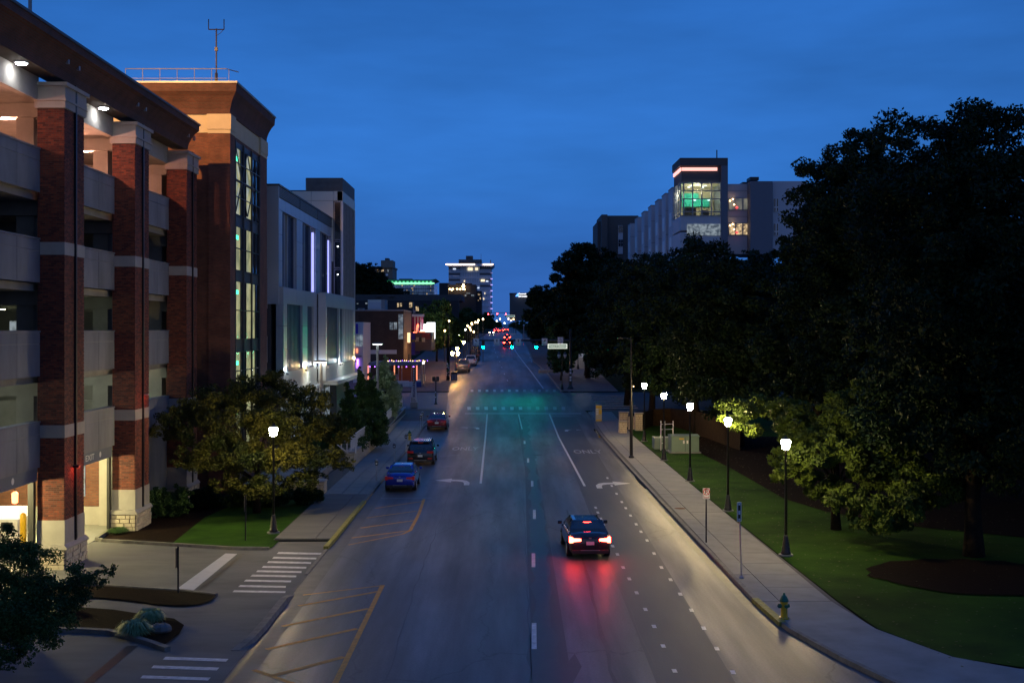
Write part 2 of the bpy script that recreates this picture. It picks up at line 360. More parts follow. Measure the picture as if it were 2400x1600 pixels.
# ------------------------------------------------------------------ ground, road, pavements
def ystat(y0, y1, step=1e9):
    s = {y0, y1}; s |= {float(p) for p in PY if y0 < p < y1}
    if step < 1e8:
        n = int((y1-y0)/step)
        s |= {y0+i*(y1-y0)/max(n,1) for i in range(n+1)}
    return sorted(s)
def strip(rows, off, step=1e9):      # rows (y, xl, xr)
    mb = MB(); ys = [r[0] for r in rows]; st = sorted(set(ystat(ys[0], ys[-1], step)) | set(ys)); k = 0
    for y in st:
        xl = float(np.interp(y, ys, [r[1] for r in rows])); xr = float(np.interp(y, ys, [r[2] for r in rows]))
        mb.v += [(xl, y, zr(y)+off), (xr, y, zr(y)+off)]
    for i in range(len(st)-1): mb.f.append((2*i, 2*i+1, 2*i+3, 2*i+2))
    return mb
struct('ground', strip([(-200,-3000,3000),(5000,-3000,3000)], -.07), M['ground'])
XL, XR = -7.62, 8.4
road = struct('road', strip([(-30,XL,12.5),(30,XL,11.0),(32.1,XL,10.14),(34.2,XL,9.56),(37.4,XL,8.87),(41.4,XL,8.61),(52,XL,8.52),(69,XL,8.42),(84,XL,8.35),(112,XL,8.5),(121,-7.3,9.0),(128,-6.3,8.6),(148,-7.0,7.0),(176,-7.8,6.3),(205,-7.8,4.9),(300,-7.6,4.7),(400,-6.5,5.8),(1200,-6.5,6)], 0, 4), M['asphalt'])
for nm, a, b in (('cross_street', -140, -6.31), ('cross_street', 7.0, 140)):
    struct(nm, strip([(128.5,a,b),(147.6,a,b)], -.004), M['asphalt2'])
# right pavement -------------------------------------------------------------
rows = [(20,17.0,60),(30,11.4,60),(31.5,10.6,30),(33,10.1,14.2),(34.2,9.75,12.8),(37.4,9.05,11.6),(41.4,8.78,11.45),(52,8.68,11.35),(69,8.58,11.25),(84,8.5,11.2),(112,8.65,11.3),(119,8.9,11.5),(127,9.0,14),(128.5,10.5,30)]
swr = struct('sidewalk_right', strip(rows, .10, 3), M['joint'])
_sl = {}
def slabs(parent, x0, x1, ys, m=None, top=.13, gap=.018, name='slab'):
    for y0, y1 in zip(ys[:-1], ys[1:]):
        L_ = round(y1-y0, 3); key = (round(x1-x0,3), L_, top, m)
        if key not in _sl:
            me = _mesh('slab', MB().box(gap/2, x1-x0-gap/2, gap/2, L_-gap/2, -.1, 0)); me.materials.append(m or M['concrete']); _sl[key] = me
        o = bpy.data.objects.new(name, _sl[key]); C.objects.link(o); o.parent = parent
        o.location = (x0, y0, zr(y0)+top+random.uniform(-.003,.003)); o.rotation_euler = (math.atan2(zr(y1)-zr(y0), L_)+random.uniform(-.0015,.0015), 0, random.uniform(-.0006,.0006))
def frange(a, b, s):
    n = int(round((b-a)/s)); return [a+i*(b-a)/n for i in range(n+1)]
# slabs where pavement is straight; curved part cast in one piece
slabs(swr, 9.46, 11.24, frange(41.2, 126, 2.25))
slabs(swr, 8.74, 9.45, frange(41.2, 126, 4.5))
struct('slab', strip([(20,17.0,60),(30,11.4,60),(31.5,10.6,30),(33,10.1,14.2),(34.2,9.75,12.8),(37.4,9.05,11.6),(41.15,8.8,11.24)], .132, 1), M['concrete'], swr)
def kerb(pts, m, name='kerb', wd=.16, top=.14, parent=None):
    mb = MB()
    for (x0, y0), (x1, y1) in zip(pts[:-1], pts[1:]):
        st = ystat(y0, y1) if y1 > y0 else [y0, y1]
        P = [(x0+(x1-x0)*(y-y0)/((y1-y0) or 1), y) for y in st] if abs(y1-y0) > 1e-6 else [(x0,y0),(x1,y1)]
        for (a, b), (c, d) in zip(P[:-1], P[1:]):
            mb.beam((a,b,zr(b)+top/2-.03), (c,d,zr(d)+top/2-.03), wd, top+.06)
    return struct(name, mb, m, parent)
kerb([(11.0,30),(10.3,32.1),(9.68,34.2),(8.98,37.4),(8.74,40)], M['kerb'], parent=swr)
kerb([(8.87,38.2),(8.70,41.6)], M['yellowkerb'], 'yellow_kerb', wd=.24, top=.15, parent=swr)
kerb([(8.70,41.6),(8.61,52),(8.51,69),(8.44,84),(8.58,112),(8.85,119),(8.8,124),(9.4,127),(12,128.4)], M['kerb'], parent=swr)
# gutter line
struct('gutter', strip([(37,8.4,8.9),(41.4,8.2,8.62),(52,8.12,8.53),(69,8.0,8.43),(112,8.1,8.5)], .004), mat('gutter', (.13,.125,.11), .5, var=.4, scale=1.2), road)
# left pavement --------------------------------------------------------------
swl = struct('sidewalk_left', strip([(53.4,-10.35,XL),(68,-10.4,XL),(68.1,-11.5,XL),(118,-11,XL),(122,-11,-6.7),(128,-14,-6.5)], .10, 3), M['joint'])
slabs(swl, -10.3, -8.5, frange(53.5, 67.8, 1.8), M['concrete2']); slabs(swl, -8.48, -7.75, frange(53.5, 67.8, 3.6), M['concrete2'])
slabs(swl, -10.28, -9.3, frange(67.9, 117, 3.05)); slabs(swl, -9.28, -8.35, frange(67.9, 117, 3.05)); slabs(swl, -8.33, -7.75, frange(67.9, 117, 6.1))
struct('corner_paving', strip([(117.1,-10.3,-7.5),(122,-10.5,-6.8),(128,-14,-6.55)], .128), M['paver'], swl)
kerb([(-7.69,46.2),(-7.69,51.5)], M['kerb'], wd=.14, top=.035, parent=swl)
kerb([(-7.72,51.5),(-7.69,53),(-7.69,65.3)], M['yellowkerb'], 'yellow_kerb', wd=.2, top=.15, parent=swl)
kerb([(-7.69,65.3),(-7.69,95)], M['kerb'], parent=swl)
kerb([(-7.69,95),(-7.69,100.5)], M['yellowkerb'], 'yellow_kerb', wd=.2, top=.15, parent=swl)
kerb([(-7.69,100.5),(-7.69,112),(-7.3,118),(-6.7,122),(-6.4,127),(-8,128.5),(-14,128.6)], M['kerb'], parent=swl)
struct('gutter', strip([(28,XL,-6.9),(112,XL,-7.1)], .004), mat('left gutter', (.12,.12,.12), .6, var=.4, scale=1.2), road)
# forecourt in front of the garage
fore = struct('forecourt', strip([(-10,-40,XL),(53.4,-40,XL)], .012), M['concrete2'])
struct('forecourt', strip([(53.4,-18.3,-10.4),(69,-18.3,-10.4)], -.02), M['ground'])
mb = MB()
rise = [(-7.95,35.3),(-7.7,36.4),(-7.66,38),(-7.66,41.6),(-7.64,42.6)]
for i in range(len(rise)-1):
    h0 = (.03,.15,.17,.17,.03)[i]; h1 = (.03,.15,.17,.17,.03)[i+1]
    (xa,ya),(xb,yb) = rise[i], rise[i+1]
    mb.tube_v([[(xa-.16,ya,0),(xa-.14,ya,h0),(xa+.1,ya,h0),(xa+.14,ya,0)],[(xb-.16,yb,0),(xb-.14,yb,h1),(xb+.1,yb,h1),(xb+.14,yb,0)]])
struct('kerb', mb, M['kerb'], fore)
dka = mat('dark relaid asphalt', (.046,.047,.052), .58, col2=(.075,.075,.08), scale=.8, stretch=(1,.12,1), bump=.2)
struct('relaid_lane', strip([(26,.75,1.75),(48,.9,1.95),(80,1.35,2.2),(122,1.3,1.9)], .003, 3), dka, road)
struct('relaid_lane', strip([(26,4.0,6.1),(60,4.35,6.6),(90,4.7,7.0),(122,4.8,7.2)], .003, 3), dka, road)
def paint_poly(pts, m, name, off=.008, parent=road, dz=None):
    mb = MB(); P = [G(u, v) for u, v in pts]; mb.poly([(x, y, zr(y)+off) for x, y in P]); return struct(name, mb, m, parent)
def paint_line(a, b, wd, m, name='line', off=.008, parent=road, world=False):
    (x0,y0),(x1,y1) = (a, b) if world else (G(*a), G(*b))
    if y0 > y1: x0,y0,x1,y1 = x1,y1,x0,y0
    d = sqrt((x1-x0)**2+(y1-y0)**2); nx, ny = -(y1-y0)/d*wd/2, (x1-x0)/d*wd/2
    mb = MB(); st = ystat(y0, y1, 4) if y1-y0 > .5 else [y0, y1]
    for i, y in enumerate(st):
        t = (y-y0)/((y1-y0) or 1) if len(st) > 1 and y1 != y0 else i
        x = x0+(x1-x0)*t; mb.v += [(x-nx, y-ny, zr(y-ny)+off), (x+nx, y+ny, zr(y+ny)+off)]
    for i in range(len(st)-1): mb.f.append((2*i, 2*i+2, 2*i+3, 2*i+1))
    return struct(name, mb, m, parent)
# forecourt details
def G3(pts, off): return [(*G(u, v), off) for u, v in pts]
def bed(pts, m, name, off=.05, par=None):
    return struct(name, MB().poly(G3(pts, off)), m, par)
lawnl = [(395,1250),(470,1190),(560,1150),(700,1150),(738,1150),(680,1208),(624,1260),(600,1261)]
bed([(240,1240),(258,1218),(350,1150),(420,1120),(640,1118),(745,1140),(700,1180),(560,1190),(440,1252)], M['mulch'], 'mulch_bed', .03)
bed(lawnl, M['lawn'], 'lawn', .05)
def edging(px, name='kerb', h=.14, w_=.15, m=None):
    P = [G(*p) for p in px]; mb = MB()
    for a, b in zip(P[:-1], P[1:]): mb.beam((*a, h/2), (*b, h/2), w_, h)
    return struct(name, mb, m or M['kerb'], fore)
edging([(258,1215),(222,1240),(236,1244),(440,1256),(530,1262),(618,1263)])
bed([(100,1352),(240,1350),(330,1356),(425,1362),(497,1371),(485,1383),(460,1391),(420,1395),(360,1392),(290,1382),(225,1376),(100,1376)], M['mulch'], 'mulch_island', .08)
edging([(100,1350),(240,1348),(330,1354),(425,1360),(497,1369)], h=.11)
bed([(100,1400),(190,1399),(260,1404),(330,1415),(400,1425),(423,1440),(412,1460),(378,1485),(340,1478),(300,1466),(250,1454),(180,1450),(100,1448)], M['mulch'], 'mulch_island', .08)
edging([(100,1450),(180,1452),(250,1456),(300,1468),(345,1482),(385,1496)], h=.15, w_=.2)
bed([(545,1272),(518,1271),(400,1357),(438,1361)], mat('pale trench slab', (.52,.52,.54), .7, var=.15, scale=2), 'trench_slab', .018)
paint_poly([(560,1275),(553,1272),(444,1361),(458,1362)], M['patch'], 'tar_seam', .017, fore)
paint_poly([(318,1483),(292,1483),(190,1568),(215,1568)], M['patch'], 'tar_seam', .018, fore)
for (a, b, c, d, y) in [(640,739,636,738,1270),(629,727,625,726,1281),(617,715,613,714,1291),(605,704,601,703,1302),(592,693,588,692,1312),(580,681,575,680,1322),(565,669,560,668,1333.5),(552,657,547,656,1346),(538,656,534,655,1358)]:
    paint_poly([(a,y-2.2),(b,y),(d,y+4),(c,y+2)], M['paint'], 'crosswalk_bar', .02, fore)
for (a, b, y) in [(380,525,1511),(353,504,1531),(328,484,1554)]:
    paint_poly([(a,y-2.5),(b,y+2.5),(b-6,y+9),(a-6,y+4)], M['paint'], 'crosswalk_bar', .02, fore)
# lane paint
yy = 35.55
for (u, t, bt) in [(1227,1430,1490),(1225.5,1270,1302),(1227.5,1170,1191.5),(1222.5,1104,1117),(1213,1052,1062),(1205,1012,1019)]:
    P0, P1 = G(u, bt), G(u-.3, t); paint_line(P0, P1, .15, M['paint'], 'lane_dash', world=True)
for (u, v) in [(1231,1490+60),]: pass
paint_line((1104,1110),(1119,951), .14, M['paint'], 'lane_line'); paint_line((1343,1116),(1262,951), .14, M['paint'], 'lane_line')
paint_line((1199,985),(1191,951), .12, M['paint'], 'lane_line')
paint_line((1068,949.5),(1335,949.5), .45, M['paint'], 'stop_line')
for i in range(12):                # near crosswalk blocks
    u = 1077+i*19.7; paint_poly([(u-4,934),(u+4,934),(u+4.6,941),(u-3.4,941)], M['paintworn'] if i > 6 else M['paint'], 'crosswalk_block')
for i in range(14):                # far crosswalk blocks
    u = 1084+i*17.2; paint_poly([(u-3,894.5),(u+3,894.5),(u+3.4,899.5),(u-2.8,899.5)], M['paintworn'] if i > 6 else M['paint'], 'crosswalk_block')
for i in range(8): paint_poly([(1075+i*34,904.5),(1085+i*34,904.5),(1086+i*34,906.5),(1076+i*34,906.5)], M['greenp'], 'bike_lane_mark')
for a, b in [((1180,797),(1184,806)),((1184,806),(1192,818)),((1192,818),(1206,836)),((1206,836),(1223,858)),((1223,858),(1248,892))]:
    paint_line(a, b, .16, M['paint'], 'lane_line')
for (u, v) in [(1134,792),(1135,800),(1137.5,808),(1142,818),(1147,829),(1152,842),(1158,857),(1165,872)]: paint_line((u,v),(u+1,v+3.2), .12, M['paint'], 'lane_dash')
for (u, v) in [(1217,820),(1220,829)]: paint_line((u,v),(u+1,v+2.5), .12, M['paint'], 'lane_dash')
# short skip marks of the two right lanes
skA = [(1368,1165),(1373,1176),(1380,1190),(1386,1204),(1392,1222),(1398,1237),(1407,1253),(1418,1272),(1431,1302),(1445,1328),(1462,1360),(1482,1398),(1502,1437),(1523,1482),(1549,1539)]
skB = [(1395,1097),(1405,1115),(1416,1133),(1428,1152),(1437,1166),(1448,1183),(1461,1203),(1472,1220),(1486,1240),(1502,1270),(1519,1302),(1540,1330),(1562,1363),(1588,1400),(1616,1441),(1646,1488),(1683,1542)]
for u, v in skA+skB:
    k = (v-755)/750; paint_line((u-1.5*k, v-3*k),(u+2.2*k, v+5*k), .13, M['paint'], 'skip_mark')
def road_arrow(u, v, s, left=True):
    # curved turn arrow painted flat
    (cx, cy) = G(u, v); q = 1 if left else -1; sc2 = s
    body = []
    L_ = [( .0,1.15),(-.15,1.55),(-.55,1.7),(-1.0,1.75)]
    pts = [(.9,0),(.88,.9),(.65,1.5),(.25,1.8),(-.35,1.85),(-.35,2.25),(-1.45,1.6),(-.35,.95),(-.35,1.35),(.1,1.3),(.45,1.0),(.55,.5),(.55,0)]
    mb = MB(); mb.v = [(cx+p[0]*q*sc2, cy+p[1]*sc2*1.5-1.6, zr(cy)+.009) for p in pts]
    mb.f = [(0,1,11,12),(1,2,10,11),(2,3,9,10),(3,4,8,9),(4,5,6,7,8)]
    return struct('turn_arrow', mb, M['paint'], road)
road_arrow(1048,1106,.95); road_arrow(1082,982,.9); road_arrow(1399,1113,.95,False); road_arrow(1316,987,.9,False)
def road_word(u, v, s, wd, hd):
    cx, cy = G(u, v); mb = MB()
    add_text(mb, s, wd, hd, lambda a, b: (cx+a, cy+b, zr(cy+b)+.009)); return struct('painted_word', mb, M['paintworn'], road)
road_word(1069,1030,'ONLY',2.1,2.6); road_word(1350,1037,'ONLY',2.2,2.6)
# orange hatched bays
for a, b in [((745,1387),(586,1539))]: pass
for a, b, w_ in [((879,1343),(770,1568),.17),((880,1344),(696,1366),.1),((868,1358),(686,1391),.17),((846,1397),(648,1438),.18),((820,1443),(612,1491),.19),((790,1508),(625,1552),.22),((583,1538),(690,1575),.16),
                 ((974,1146),(962,1180),.16),((962,1180),(942,1218),.16),((942,1218),(925,1226),.12),((925,1226),(800,1251),.1),((970,1151),(862,1167),.14),((957,1173),(842,1189),.14),((950,1195),(828,1212),.14),((940,1218),(808,1235),.14)]:
    paint_line(a, b, w_, M['orange'], 'hatch_line')
for a, b in [((875,1144),(992,1143)),((1008,1106),(1030,1105)),((1012,1072),(1042,1070)),((1010,1047),(1055,1045)),((1016,1009),(1040,1008)),((1035,991),(1060,990))]: paint_line(a, b, .1, M['paintworn'], 'bay_line')
# tar seam along the road and worn patches
def wiggle(pts, wd, m, name, seed=0):
    r = random.Random(seed); P = [G(*p) for p in pts]; Q = []
    for (a, b), (c, d) in zip(P[:-1], P[1:]):
        n = max(2, int(abs(d-b)/1.2))
        for i in range(n): Q.append((a+(c-a)*i/n+r.uniform(-.05,.05), b+(d-b)*i/n))
    Q.append(P[-1]); mb = MB()
    for i, (x, y) in enumerate(Q):
        ww = wd*r.uniform(.4,1.3); mb.v += [(x-ww/2, y, zr(y)+.005), (x+ww/2, y, zr(y)+.005)]
    for i in range(len(Q)-1): mb.f.append((2*i,2*i+1,2*i+3,2*i+2))
    struct(name, mb, m, road)
wiggle([(885,1568),(925,1440),(955,1345),(990,1250),(1020,1170),(1048,1085)], .04, M['patch'], 'crack', 1)
wiggle([(655,1398),(620,1440),(560,1520),(520,1568)], .18, M['patch'], 'crack', 2)
wiggle([(1222,1560),(1212,1350),(1205,1200),(1195,1060)], .03, M['patch'], 'crack', 3)
wiggle([(1525,1568),(1460,1430),(1400,1290),(1370,1200),(1310,1075)], .05, M['patch'], 'crack', 4)
wiggle([(1171,905),(1170,870),(1172,850)], .05, M['patch'], 'crack', 5)
for pts_, wd_, m_ in (([(1250,1568),(1243,1330),(1228,1110),(1203,962)],.75,'patch'),([(1412,1568),(1352,1330),(1302,1170)],.12,'worn')):
    wiggle(pts_, wd_, M['patch'] if m_ == 'patch' else M['worn'], 'worn_band', int(pts_[0][0]))
for px in ([(1190,915),(1218,915),(1222,925),(1190,925)], [(1240,900),(1262,900),(1268,908),(1246,908)], [(1270,1562),(1320,1500),(1336,1530),(1310,1580)]): paint_poly(px, M['patch'], 'asphalt_patch', .004)
def disc(name, u, v, r, m, off, par, ry=None):
    x, y = G(u, v); mb = MB(); mb.v = [(x+r*cos(t*pi/9), y+(ry or r)*sin(t*pi/9), zr(y)+off) for t in range(18)]; mb.f = [tuple(range(18))]; return struct(name, mb, m, par)
wet = mat('standing water', (.01,.01,.01), .04, spec=.8)
wiggle([(1486,1122),(1470,1108),(1459,1092)], .22, wet, 'puddle', 31)
wiggle([(1380,1005),(1366,985)], .3, wet, 'puddle', 33)
disc('manhole_cover', 1235, 1045, .38, M['blacks'], .01, road); disc('manhole_cover', 1548, 1129, .35, mat('cast cover',(.22,.20,.16),.5), .139, swr); disc('manhole_cover', 1562, 1173, .3, M['rust'], .139, swr)
# lawn right, mulch ring, pavings beyond the junction
lr = struct('lawn_right', strip([(20,60,90),(30,50,90),(32,29,90),(33.2,14.4,90),(34.2,12.9,90),(37.4,11.7,90),(41.4,11.5,90),(52,11.4,90),(69,11.3,90),(112,11.35,90),(122,11.8,90)], .115, 3), M['lawn'])
mb = MB(); cx, cy = G(2240, 1325, .1)
mb.v = [(cx+3.9*cos(t*pi/16)*random.uniform(.93,1.07), cy+3.4*sin(t*pi/16)*random.uniform(.93,1.07), .16) for t in range(32)]; mb.f = [tuple(range(32))]; struct('mulch_ring', mb, M['mulch'])
struct('mulch_bed', MB().poly([(23.3,53.8,.14),(45,52,.14),(45,90,.14),(45,104,.14),(15.5,104,.14),(14.5,95,.14),(15.2,80,.14),(15.4,66,.14),(16.5,61.4,.14),(19.4,56.7,.14)]), M['mulch'])
struct('plaza_right', strip([(147.7,7.0,14),(176,6.3,14),(205,4.9,14),(300,4.7,12),(420,5.9,12)], .10), M['paver'])
kerb([(7.02,148),(6.32,176),(4.92,205),(4.72,300)], M['kerb'])
struct('plaza_left', strip([(147.7,-40,-7.0),(176,-16,-7.8),(300,-16,-7.6),(420,-14,-6.5)], .10), M['paver'])
kerb([(-7.02,148),(-7.82,176),(-7.62,300)], M['kerb'])
for y in (126.5,): 
    for i in range(7): struct('crosswalk_bar', MB().box(10.2, 14.5, 130.4+i*2.1, 131.2+i*2.1, zr(131+i*2.1)-.02, zr(131+i*2.1)+.05), M['paintworn'])

# ================================================================== PARKING GARAGE (left foreground)
gar = thing('parking_garage', 'long brick and precast concrete parking garage with open lit decks at the left', 'parking garage', (-18, 45, 0))
XP, XC = -18.35, -17.4                  # spandrel face, column face
COLY = [19.5, 28.8, 38.0, 47.2, 56.2, 65.3]
LV = [(4.04,5.84),(7.63,9.4),(11.32,13.05),(14.88,16.6)]
def brickwork(x0, x1, y0, y1, zs, m):   # bricks on the camera face and the street face of a pier
    mb = MB(); bl, bh, j = .205, .064, .012
    for z0, z1 in zs:
        n = int((z1-z0)/(bh+j)); ph = (z1-z0)/n
        for r in range(n):
            z = z0+r*ph; o = (bl+j)/2 if r % 2 else 0
            for face in (0, 1):
                L_ = (x1-x0) if face == 0 else (y1-y0); a = -o
                while a < L_-.02:
                    s, t = max(a, 0), min(a+bl, L_-.005)
                    if t-s > .03:
                        p = random.uniform(0,.006)
                        if face == 0: A = (x0+s, y0-.012-p, x0+t, y0+.02)
                        else: A = (x1-.02, y0+s, x1+.012+p, y0+t)
                        X0,Y0,X1,Y1 = A; b = len(mb.v)
                        mb.v += [(X0,Y0,z),(X1,Y0,z),(X1,Y1,z),(X0,Y1,z),(X0,Y0,z+bh),(X1,Y0,z+bh),(X1,Y1,z+bh),(X0,Y1,z+bh)]
                        if face == 0: mb.f += [(b,b+1,b+5,b+4),(b+4,b+5,b+6,b+7),(b+3,b,b+4,b+7),(b,b+3,b+2,b+1)]
                        else: mb.f += [(b+1,b+2,b+6,b+5),(b+4,b+5,b+6,b+7),(b,b+1,b+5,b+4),(b,b+3,b+2,b+1)]
                    a += bl+j
    return mb
colproto = {}
for ci, y in enumerate(COLY):
    d = 2.2
    if ci == 0 or True:
        c = part('column', MB().box(-18.45, XC, y, y+d, 0, 18.2), M['mortar'], gar)
        zs = [(1.95,5.2),(5.7,12.42),(12.92,18.18)]
        if 'b' not in colproto:
            bw = part('brickwork', brickwork(-18.45, XC, y, y+d, zs, None), M['brick'], c, kind='stuff'); colproto['b'] = (bw, y)
        else:
            bw0, y0 = colproto['b']; bw = bw0.copy(); C.objects.link(bw); bw.parent = c; bw.location = (0, y-y0, 0); bw.name = 'brickwork'
        for z0, z1 in ((5.2,5.7),(12.42,12.92)): part('stone_band', MB().box(-18.47, XC+.03, y-.03, y+d+.03, z0, z1), M['limestone'], c)
        part('plinth', MB().box(-18.47, XC+.03, y-.03, y+d+.03, .95, 1.95), M['limestone'], c)
        part('plinth', MB().prism([(-18.6,.8),(XC+.16,.8),(XC+.16,.87),(XC+.04,1.0),(-18.5,1.0)], 'y', y-.15, y+d+.15), M['limestone'], c)
        # rubble stone base: a stone is a piece of its own
        core = part('base_core', MB().box(-18.5, XC+.06, y-.05, y+d+.05, 0, .8), M['mortar'], c)
        if ci >= 2:
            for face in (0, 1):
                z = 0
                for rr in range(4):
                    h = (.22,.17,.21,.18)[rr]; a = 0; L_ = 1.17 if face == 0 else 2.3
                    while a < L_-.05:
                        wd = min(random.choice([.2,.28,.36,.45]), L_-a); p = random.uniform(.04,.09)
                        if L_-a-wd < .1: wd = L_-a
                        g = .014
                        if face == 0: b_ = MB().box(-18.52+a+g, -18.52+a+wd-g, y-.05-p, y, z+g, z+h-g)
                        else: b_ = MB().box(XC, XC+.06+p, y-.05+a+g, y-.05+a+wd-g, z+g, z+h-g)
                        part('stone', b_, M['stone'], c)
                        a += wd
                    z += h
        # capital
        part('capital', MB().box(-18.55, XC+.08, y-.1, y+d+.1, 18.2, 18.5).box(-18.6, XC+.13, y-.16, y+d+.16, 18.48, 18.56).box(-18.55, XC+.08, y-.1, y+d+.1, 18.55, 19.05).box(-18.65, XC+.18, y-.2, y+d+.2, 19.05, 19.2), M['limestone'], c)
        part('downspout', MB().box(XC+.005, XC+.10, y+1.05, y+1.17, 1.0, 19.3), M['black'], c)
# spandrel panels: each precast panel is a piece
bays = [(y+2.2, y2) for y, y2 in zip(COLY[:-1], COLY[1:])]+[(67.5, 69.0)]
for (a, b) in bays:
    for li, (z0, z1) in enumerate(LV):
        sp = part('spandrel', MB().box(XP-.3, XP-.03, a, b, z0+.02, z1), M['innerc'], gar)
        L_ = b-a; cuts = [a, a+L_*.05, a+L_*.36, a+L_*.68, b] if L_ > 4 else [a, b]
        for s, t in zip(cuts[:-1], cuts[1:]):
            part('panel', MB().box(XP-.04, XP, s+.012, t-.012, z0, z1-.50), M['panel'], sp)
            part('panel', MB().box(XP-.04, XP, s+.012, t-.012, z1-.475, z1-.06), M['panel'], sp)
        part('coping', MB().box(XP-.34, XP+.03, a, b, z1-.04, z1+.03), M['panel'], sp)
    # top beam with short drop panel
    part('fascia_beam', MB().box(XP-.35, XP-.05, a, b, 18.5, 19.42), M['limestone'], gar)
    if b-a > 4: part('drop_panel', MB().box(XP-.10, XP, a+.3, a+1.1, 17.9, 19.4), M['limestone'], gar)
# cornice: flared brick
prof = [(-18.4,19.42),(-17.62,19.42),(-17.56,19.75),(-17.4,20.05),(-17.15,20.35),(-16.98,20.45),(-16.98,20.75),(-18.4,20.75)]
part('cornice', MB().prism(prof, 'y', 14, 66.4), M['brickc'], gar)
part('cornice_coping', MB().box(-18.5, -16.92, 13.9, 66.5, 20.75, 20.85), M['darkgrey'], gar)
for y in [47.9+9.05*k for k in range(-3,3)]:
    for dy in (-.5, .7): part('scupper', MB().box(-17.42, -17.3, y+dy, y+dy+.12, 20.0, 20.25), M['silver'], gar)
# decks, ceilings, back walls, inner columns
for z in (3.75, 7.35, 11.0, 14.6, 18.55):
    part('deck', MB().box(-34, XP-.3, 14, 69, z, z+.3), M['innerc'], gar)
    for y in COLY:
        if z > 4: part('deck_beam', MB().box(-33.9, XP-.36, y+.8, y+1.4, z-.55, z), M['innerc'], gar)
part('roof_parapet', MB().box(-34.2, -33.9, 14, 69, 0, 20.2), M['innerc'], gar)
part('roof_slab', MB().box(-33.9, -18.8, 14, 68.9, 18.86, 19.1), M['roofm'], gar)
for li in range(1, 5):
    z0 = (0, 4.05, 7.65, 11.3, 14.9)[li]; z1 = (0, 7.35, 11.0, 14.6, 18.55)[li]
    part('inner_wall', MB().box(-27.3, -27, 14, 49, z0, z1-.9), M['innerc'], gar)
    part('inner_wall', MB().box(-33, -20.2, 68.2, 68.5, z0, z1), M['innerc'], gar)
    part('inner_pier', MB().box(-23.6, -22.9, 61.5, 62.2, z0, z1), M['brickw'], gar)
    for yy in (48.2, 57.2, 66.2): part('inner_column', MB().box(-19.7, -19.0, yy, yy+.8, z0, z1), M['innerc'], gar)
part('ramp_wall', MB().box(-26, -20.0, 59.5, 59.8, 4.05, 5.95), M['innerc'], gar)
for k in range(7):
    part('bay_stripe', MB().box(-25.8, -21, 46+k*1.1, 46.12+k*1.1, 4.052, 4.06), M['orange'], gar)
part('lit_doorway', MB().box(-25.6, -24.6, 61.8, 61.9, 7.7, 9.9), M['winc'], gar)
# ground storey: cross wall, header, jambs
part('cross_wall', MB().box(-33, -19.6, 58.0, 58.3, .9, 3.75), M['brickw'], gar)
part('cross_wall_base', MB().box(-33, -19.58, 57.9, 58.35, 0, .9), M['limestone'], gar)
part('jamb', MB().box(-19.55, -18.5, 57.6, 58.5, 0, 3.75), M['limestone'], gar)
part('door_track', MB().box(-18.62, -18.5, 55.9, 56.15, 0, 4.0), M['blacks'], gar)
part('door_track', MB().box(-18.72, -18.5, 46.9, 47.15, 0, 4.0), M['blacks'], gar)
part('door_track', MB().box(-18.9, -18.8, 57.3, 57.5, 0, 3.75), M['blacks'], gar)
part('hatch_window', MB().box(-21.05, -20.35, 57.9, 57.99, 1.4, 3.0), M['winc'], gar)
part('floor_slab', MB().box(-34, -18.4, 14, 58, -.05, .03), M['concrete'], gar)
part('entry_wall', MB().box(-33.5, -33.2, 14, 69, 0, 3.75), M['innerc'], gar)
for (a, b) in bays[:5]:
    if a > 60: continue
    h = part('door_header', MB().box(XP-.28, XP-.12, a, b, 3.5, 4.05), M['slate'], gar)
for (a, b) in [bays[3], bays[2]]:
    h = [o for o in bpy.data.objects if o.name.startswith('door_header') and o.parent == gar][0]
    mb = MB(); ty = 53.2 if a > 48 else 43.5
    if a > 48: add_text(mb, 'EXIT', 1.1, .26, lambda p, q: (XP-.11, ty+p, 3.78+q)); part('sign_lettering', mb, M['signw'], h)
    mb = MB(); mb.v = [(XP-.11, ty+1.35+.13*cos(t*pi/8), 3.78+.13*sin(t*pi/8)) for t in range(16)]; mb.f = [tuple(range(16))]
    part('sign_dot', mb, M['signw'], h)
for z0 in (0,):       # third bay is filled with a lower wall behind the trees
    part('ground_wall', MB().box(XP-.25, XP-.1, 58.45, 65.25, 0, 4.02), M['panel'], gar)
# lamps inside and under the cornice
def ceil_lamp(x, y, z, m, col, pw, r=.22, drop=.25, name='ceiling_lamp'):
    f = part(name, MB().lathe([(.06,0),(.06,-drop),(r*.6,-drop),(r,-drop-.12)], (x,y,z), 12), M['grey'], gar)
    part('lens', MB().lathe([(r*.95,-drop-.12),(r*.9,-drop-.24),(r*.4,-drop-.30)], (x,y,z), 12), m, f)
    plight('lamp_light', (x, y, z-drop-.45), col, pw, .15, gar)
ceil_lamp(-20.3, 48.6, 18.55, M['hid'], (1,.42,.26), 2400, .3, .12)
ceil_lamp(-20.3, 57.5, 18.55, M['hid'], (1,.42,.26), 1200, .26)
ceil_lamp(-22, 39, 18.55, M['hid'], (1,.42,.26), 1200)
ceil_lamp(-22.5, 52, 11.0, M['hidy'], (.85,1,.65), 60); ceil_lamp(-25, 59.5, 11.0, M['hidy'], (.85,1,.65), 35)
ceil_lamp(-22.5, 52.5, 7.35, M['hidy'], (.92,1,.78), 300); ceil_lamp(-24, 44, 7.35, M['hidy'], (.92,1,.78), 260); ceil_lamp(-22, 64, 7.35, M['hidy'], (.92,1,.78), 130)
